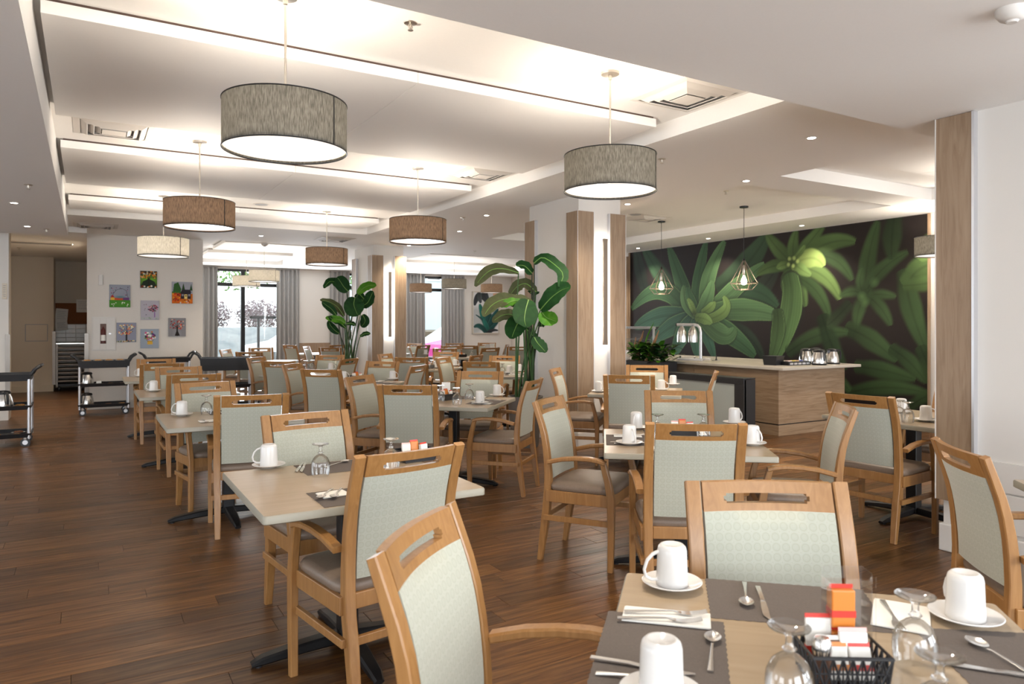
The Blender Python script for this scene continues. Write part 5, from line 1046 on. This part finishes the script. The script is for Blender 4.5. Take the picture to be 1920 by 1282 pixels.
def d7(c, h):
    for k in range(12): c.line([(k/11, 0), (k/11, h)], .02, (.20, .19, .20), .5)
    c.blob(.5, .85*h, .2, .2*h, (.3, .3, .32), .5, .6); tree(c, h, .5, ['c03020', 'e05828', '801c18', 'f0b090'], .08, 30, .036); c.poly([(.36, .97*h), (.46, .7*h), (.54, .7*h), (.66, .97*h)], L_('1d1612'))
canvas_pic(.49, 1.94, .32, .39, 'grey canvas with arched tree over little houses and green meadow', d1, GR); canvas_pic(.935, 2.24, .265, .30, 'darkest canvas at the top, round orange and green tree', d2, L_('3a2a20')); canvas_pic(1.475, 2.02, .34, .39, 'canvas of a dark house among orange bushes and firs', d3, (.36, .36, .40))
canvas_pic(.955, 1.70, .29, .34, 'pale lilac canvas with round bouquet tree in the middle', d4, (.46, .43, .48)); canvas_pic(.59, 1.31, .30, .34, 'blue-grey canvas with tree of yellow and orange leaves', d5, (.27, .28, .35)); canvas_pic(.95, 1.20, .29, .34, 'lowest canvas, flowers like a balloon over a yellow basket', d6, (.32, .36, .42)); canvas_pic(1.39, 1.40, .285, .33, 'grey striped canvas with red-leaved dark tree at the right', d7, (.24, .23, .24))
# big leaf picture on the far wall
c = Canvas(1, 1.5, 110, (.62, .62, .62)); DK = (.035, .04, .045); TE = (.015, .14, .11); TD = (.012, .07, .065)
c.blob(.1, 1.05, .25, .5, (.36, .38, .38), .2, .8); c.blob(.8, .1, .25, .2, (.55, .58, .6), .3, .8); c.rect(.78, 0, 1, .2, (.72, .35, .18), .8)
for p, wd, co in [([(.35, .02), (.15, .2), (.05, .5)], .2, DK), ([(.35, .0), (.45, .15), (.62, .42)], .3, DK), ([(.25, .0), (.25, .2), (.3, .4)], .16, (.06, .065, .07)), ([(.6, 1.45), (.38, .85), (.25, .42)], .2, TE), ([(.6, 1.45), (.6, .9), (.42, .45)], .26, TD), ([(.62, 1.4), (.85, .95), (1.02, .6)], .3, TD), ([(.58, 1.4), (.45, 1.1), (.08, .82)], .08, TD), ([(.6, 1.45), (.5, 1.2), (.4, .95)], .16, TE), ([(.5, 1.48), (.25, 1.25), (.02, 1.3)], .16, TD), ([(.62, 1.45), (.8, 1.25), (1.0, 1.1)], .12, TD), ([(.6, 1.46), (.8, 1.4), (1.0, 1.42)], .1, DK)]:
    c.leaf(p, wd, co, (.10, .34, .27) if co is not DK else None, .02)
X0, zb = on_y(886, 624, 20.2); X1, zt = on_y(933, 549, 20.2); t = thing('leaf_picture', 'framed tropical leaf painting on the far right wall', 'picture', ((X0+X1)/2, 20.16, (zb+zt)/2)); Wp, Hp = X1-X0, zt-zb
o = obj('print', c.mesh('print', printm, Wp, Hp), parent=t); o.location.y = -.012; fr = MB(); e = .03
for a in ((-Wp/2-e, -Wp/2, -Hp/2-e, Hp/2+e), (Wp/2, Wp/2+e, -Hp/2-e, Hp/2+e), (-Wp/2, Wp/2, Hp/2, Hp/2+e), (-Wp/2, Wp/2, -Hp/2-e, -Hp/2)): fr.box(a[0], a[1], -.03, .03, a[2], a[3])
obj('frame', fr, mat('pale_frame', (.55, .50, .42), .5), t, smooth=0); obj('backing', MB().box(-Wp/2, Wp/2, -.008, .03, -Hp/2, Hp/2), greyp, t, smooth=0)

# ------------------------------------------------------------------ curtains
curt = mat('grey_curtain', (.33, .32, .31), .85); grain(curt, [(.3, (.31, .30, .29)), (.7, (.36, .35, .335))], (60, 60, 60), noise=8)
def curtain(x0, x1, label, zt=2.95):
    n = max(24, int((x1-x0)/.012)); m = MB(); ph = random.random()*6
    def row(z, k): return [(x0+(x1-x0)*i/n, 20.09+.045*math.sin(ph+(x0+(x1-x0)*i/n)*2*PI/.115+.25*math.sin(i*.21))*k+.01*math.sin(i*.9+z), z) for i in range(n+1)]
    back = [[(p[0], p[1]+.004, p[2]) for p in row(z, k)] for z, k in ((zt, .8), (1.5, 1), (.04, 1.15))]
    fr = [row(z, k) for z, k in ((zt, .8), (1.5, 1), (.04, 1.15))]
    m.loft([f+b[::-1] for f, b in zip(fr, back)]); t = thing('curtain', label, 'curtain', (0, 0, 0), 0, 'long grey pleated curtains'); obj('cloth', m, curt, t, smooth=70); obj('heading', MB().box(x0, x1, 20.06, 20.13, zt, zt+.03), curt, t, smooth=0)
curtain(2.55, 2.95, 'grey curtain left of the tall window, beside the picture wall'); curtain(4.45, 5.08, 'grey curtain right of the tall window'); curtain(5.95, 6.50, 'grey curtain behind the far palm'); curtain(8.05, 8.87, 'grey curtain just right of the far pillar'); curtain(9.42, 10.2, 'rightmost grey curtain, beside the leaf picture')
t = thing('side_ledge', 'narrow oak edged ledge board left of the mural', 'panel', (9.9, 11.86, 0)); obj('board', MB().box(0, .1, 0, .04, .9, 2.9, .002), slabw, t, smooth=0)
for k in range(6): obj('groove', MB().box(-.004, .0, .005, .035, 1.2+k*.28, 1.21+k*.28), brownp, t, smooth=0)

# ================================================================== OUTSIDE THE WINDOWS
pave = mat('pale_paving', (.45, .45, .45), .8); conc = mat('retaining_concrete', (.55, .57, .58), .85); grain(conc, [(.3, (.22, .25, .26)), (.55, (.36, .37, .37)), (.8, (.44, .44, .43))], (.5, .5, 1.2), noise=1.5)
struct('ground_outside', MB().box(-8, 30, 20.4, 50, -.3, -.1), pave)
struct('retaining_wall', MB().box(-4, 8.5, 26.5, 27.0, -.1, 1.35, .02), conc); struct('ground_bank', MB().box(-4, 30, 27.0, 40, -.1, 1.15), mat('bank_soil', (.12, .09, .06), 1))
twig = leafmat('bare_twigs', (.30, .24, .25), (.46, .39, .40), .8); pine = leafmat('evergreen', (.02, .10, .03), (.05, .17, .05), .7); lime = leafmat('spring_green', (.14, .32, .06), (.22, .42, .10), .7)
def bush(name, label, x, y, z, rx, ry, rz, n, l, mt, trunk=0):
    t = thing(name, label, 'tree' if trunk else 'shrub', (x, y, z)); m = MB()
    for k in range(n):
        d = Vector((random.gauss(0, 1), random.gauss(0, 1), random.gauss(0, 1))).normalized()*random.random()**.4; p = Vector((d.x*rx, d.y*ry, trunk+rz+d.z*rz)); a = Vector((random.uniform(-1, 1), random.uniform(-1, 1), random.uniform(-.4, 1))).normalized(); b = a.cross(Vector((random.random(), random.random(), 1))).normalized()
        m.add([p-b*l*.25, p+a*l*.5-b*l*.15, p+a*l, p+a*l*.5+b*l*.25], [(0, 1, 2, 3)])
    o = obj('foliage', m, mt, t, smooth=0); o['kind'] = 'stuff'; obj('trunk', MB().tube([(0, 0, 0), (.03, 0, trunk*.5+rz*.5), (0, .02, trunk+rz)], [.06, .05, .02], 7), mat('bark', (.1, .07, .05), .9) if 'bark' not in MATS else MATS['bark'], t); return t
for k, x in enumerate((2.0, 3.8, 5.6, 7.4)): bush('bare_shrub', 'reddish bare shrub on the bank outside the tall window, %s' % ['leftmost', 'second from left', 'third from left', 'rightmost'][k], x, 28.2, 1.15, .85, .6, .62, 2400, .13, twig)
bush('green_shrub', 'small green shrub above the bare ones outside the tall window', 3.4, 29.2, 1.6, .5, .5, .5, 500, .14, lime)
for k, (x, y) in enumerate(((1.0, 33), (6.0, 34), (10.5, 33))): bush('tree', 'green tree high behind the bank, %s' % ['left one', 'middle one', 'right one'][k], x, y, 1.1, 2.1, 1.6, 2.0, 1600, .3, lime, 1.8)
bush('small_fir', 'small evergreen tree outside the car window', 11.75, 28.6, 1.1, .55, .5, 1.0, 900, .16, pine, .5)
def car(name, label, x, y, rz, body):
    t = thing(name, label, 'car', (x, y, -.1), R(rz)); prof = [(-2.1, .45, .80), (-2.0, .40, .92), (-1.2, .35, .98), (-.6, .35, 1.40), (.6, .35, 1.44), (1.25, .35, 1.0), (2.0, .38, .85), (2.15, .45, .7)]
    rings = []
    for px, z0, z1 in prof:
        hw = .86 if z1 < 1.1 else .68; rings.append([(px, -.86, z0), (px, .86, z0), (px, .86, min(z1, .95)), (px, hw, z1), (px, -hw, z1), (px, -.86, min(z1, .95))])
    obj('body', MB().loft(rings), body, t, smooth=30); obj('windows', MB().loft([[(px, -.80, z0), (px, .80, z0), (px, .69, z1), (px, -.69, z1)] for px, z0, z1 in ((-.95, .98, 1.06), (-.55, .98, 1.37), (.55, .98, 1.405), (1.1, .98, 1.05))]), blackp, t, smooth=0)
    for s in (-1.35, 1.35):
        for u in (-.86, .70): obj('wheel', MB().tube([(s, u, .33), (s, u+.16, .33)], .33, 20), blackp, t)
    for u in (-.6, .6): obj('headlight', MB().box(2.05, 2.16, u-.16, u+.16, .62, .74, .02), white_m, t, smooth=0)
car('parked_car', 'magenta parked car seen through the window right of the far pillar', 12.45, 22.9, 178, mat('magenta_paint', (.50, .03, .22), .25)); car('parked_car', 'white parked car behind, seen through the tall window\'s right pane', 6.6, 24.6, 178, mat('white_car_paint', (.75, .77, .78), .25))
t = thing('lamp_post', 'thin dark post outside the tall window', 'post', (4.4, 22.2, -.1)); obj('pole', MB().tube([(0, 0, 0), (0, 0, 1.75)], .04, 10), blackp, t); obj('arm', MB().box(-.25, .5, -.05, .05, 1.72, 1.8), blackp, t, smooth=0)
t = thing('pale_building', 'pale building with dark window beyond the car window', 'building', (15.2, 37, -.1)); obj('wall', MB().box(-3, 3, 0, 3, 0, 6.5), mat('pale_cladding', (.50, .56, .58), .8), t, smooth=0)
for k in range(3): w_ = obj('window', MB().box(-2.2+1.7*k, -1.3+1.7*k, -.06, .02, 4.0, 5.4), mat('white_frame_%d' % k, (.7, .7, .7), .5), t, smooth=0); obj('pane', MB().box(-2.12+1.7*k, -1.38+1.7*k, -.08, -.05, 4.1, 5.3), blackp, w_, smooth=0)
car('parked_car', 'pale grey car behind the magenta one', 13.0, 25.9, 176, MATS['white_car_paint'])
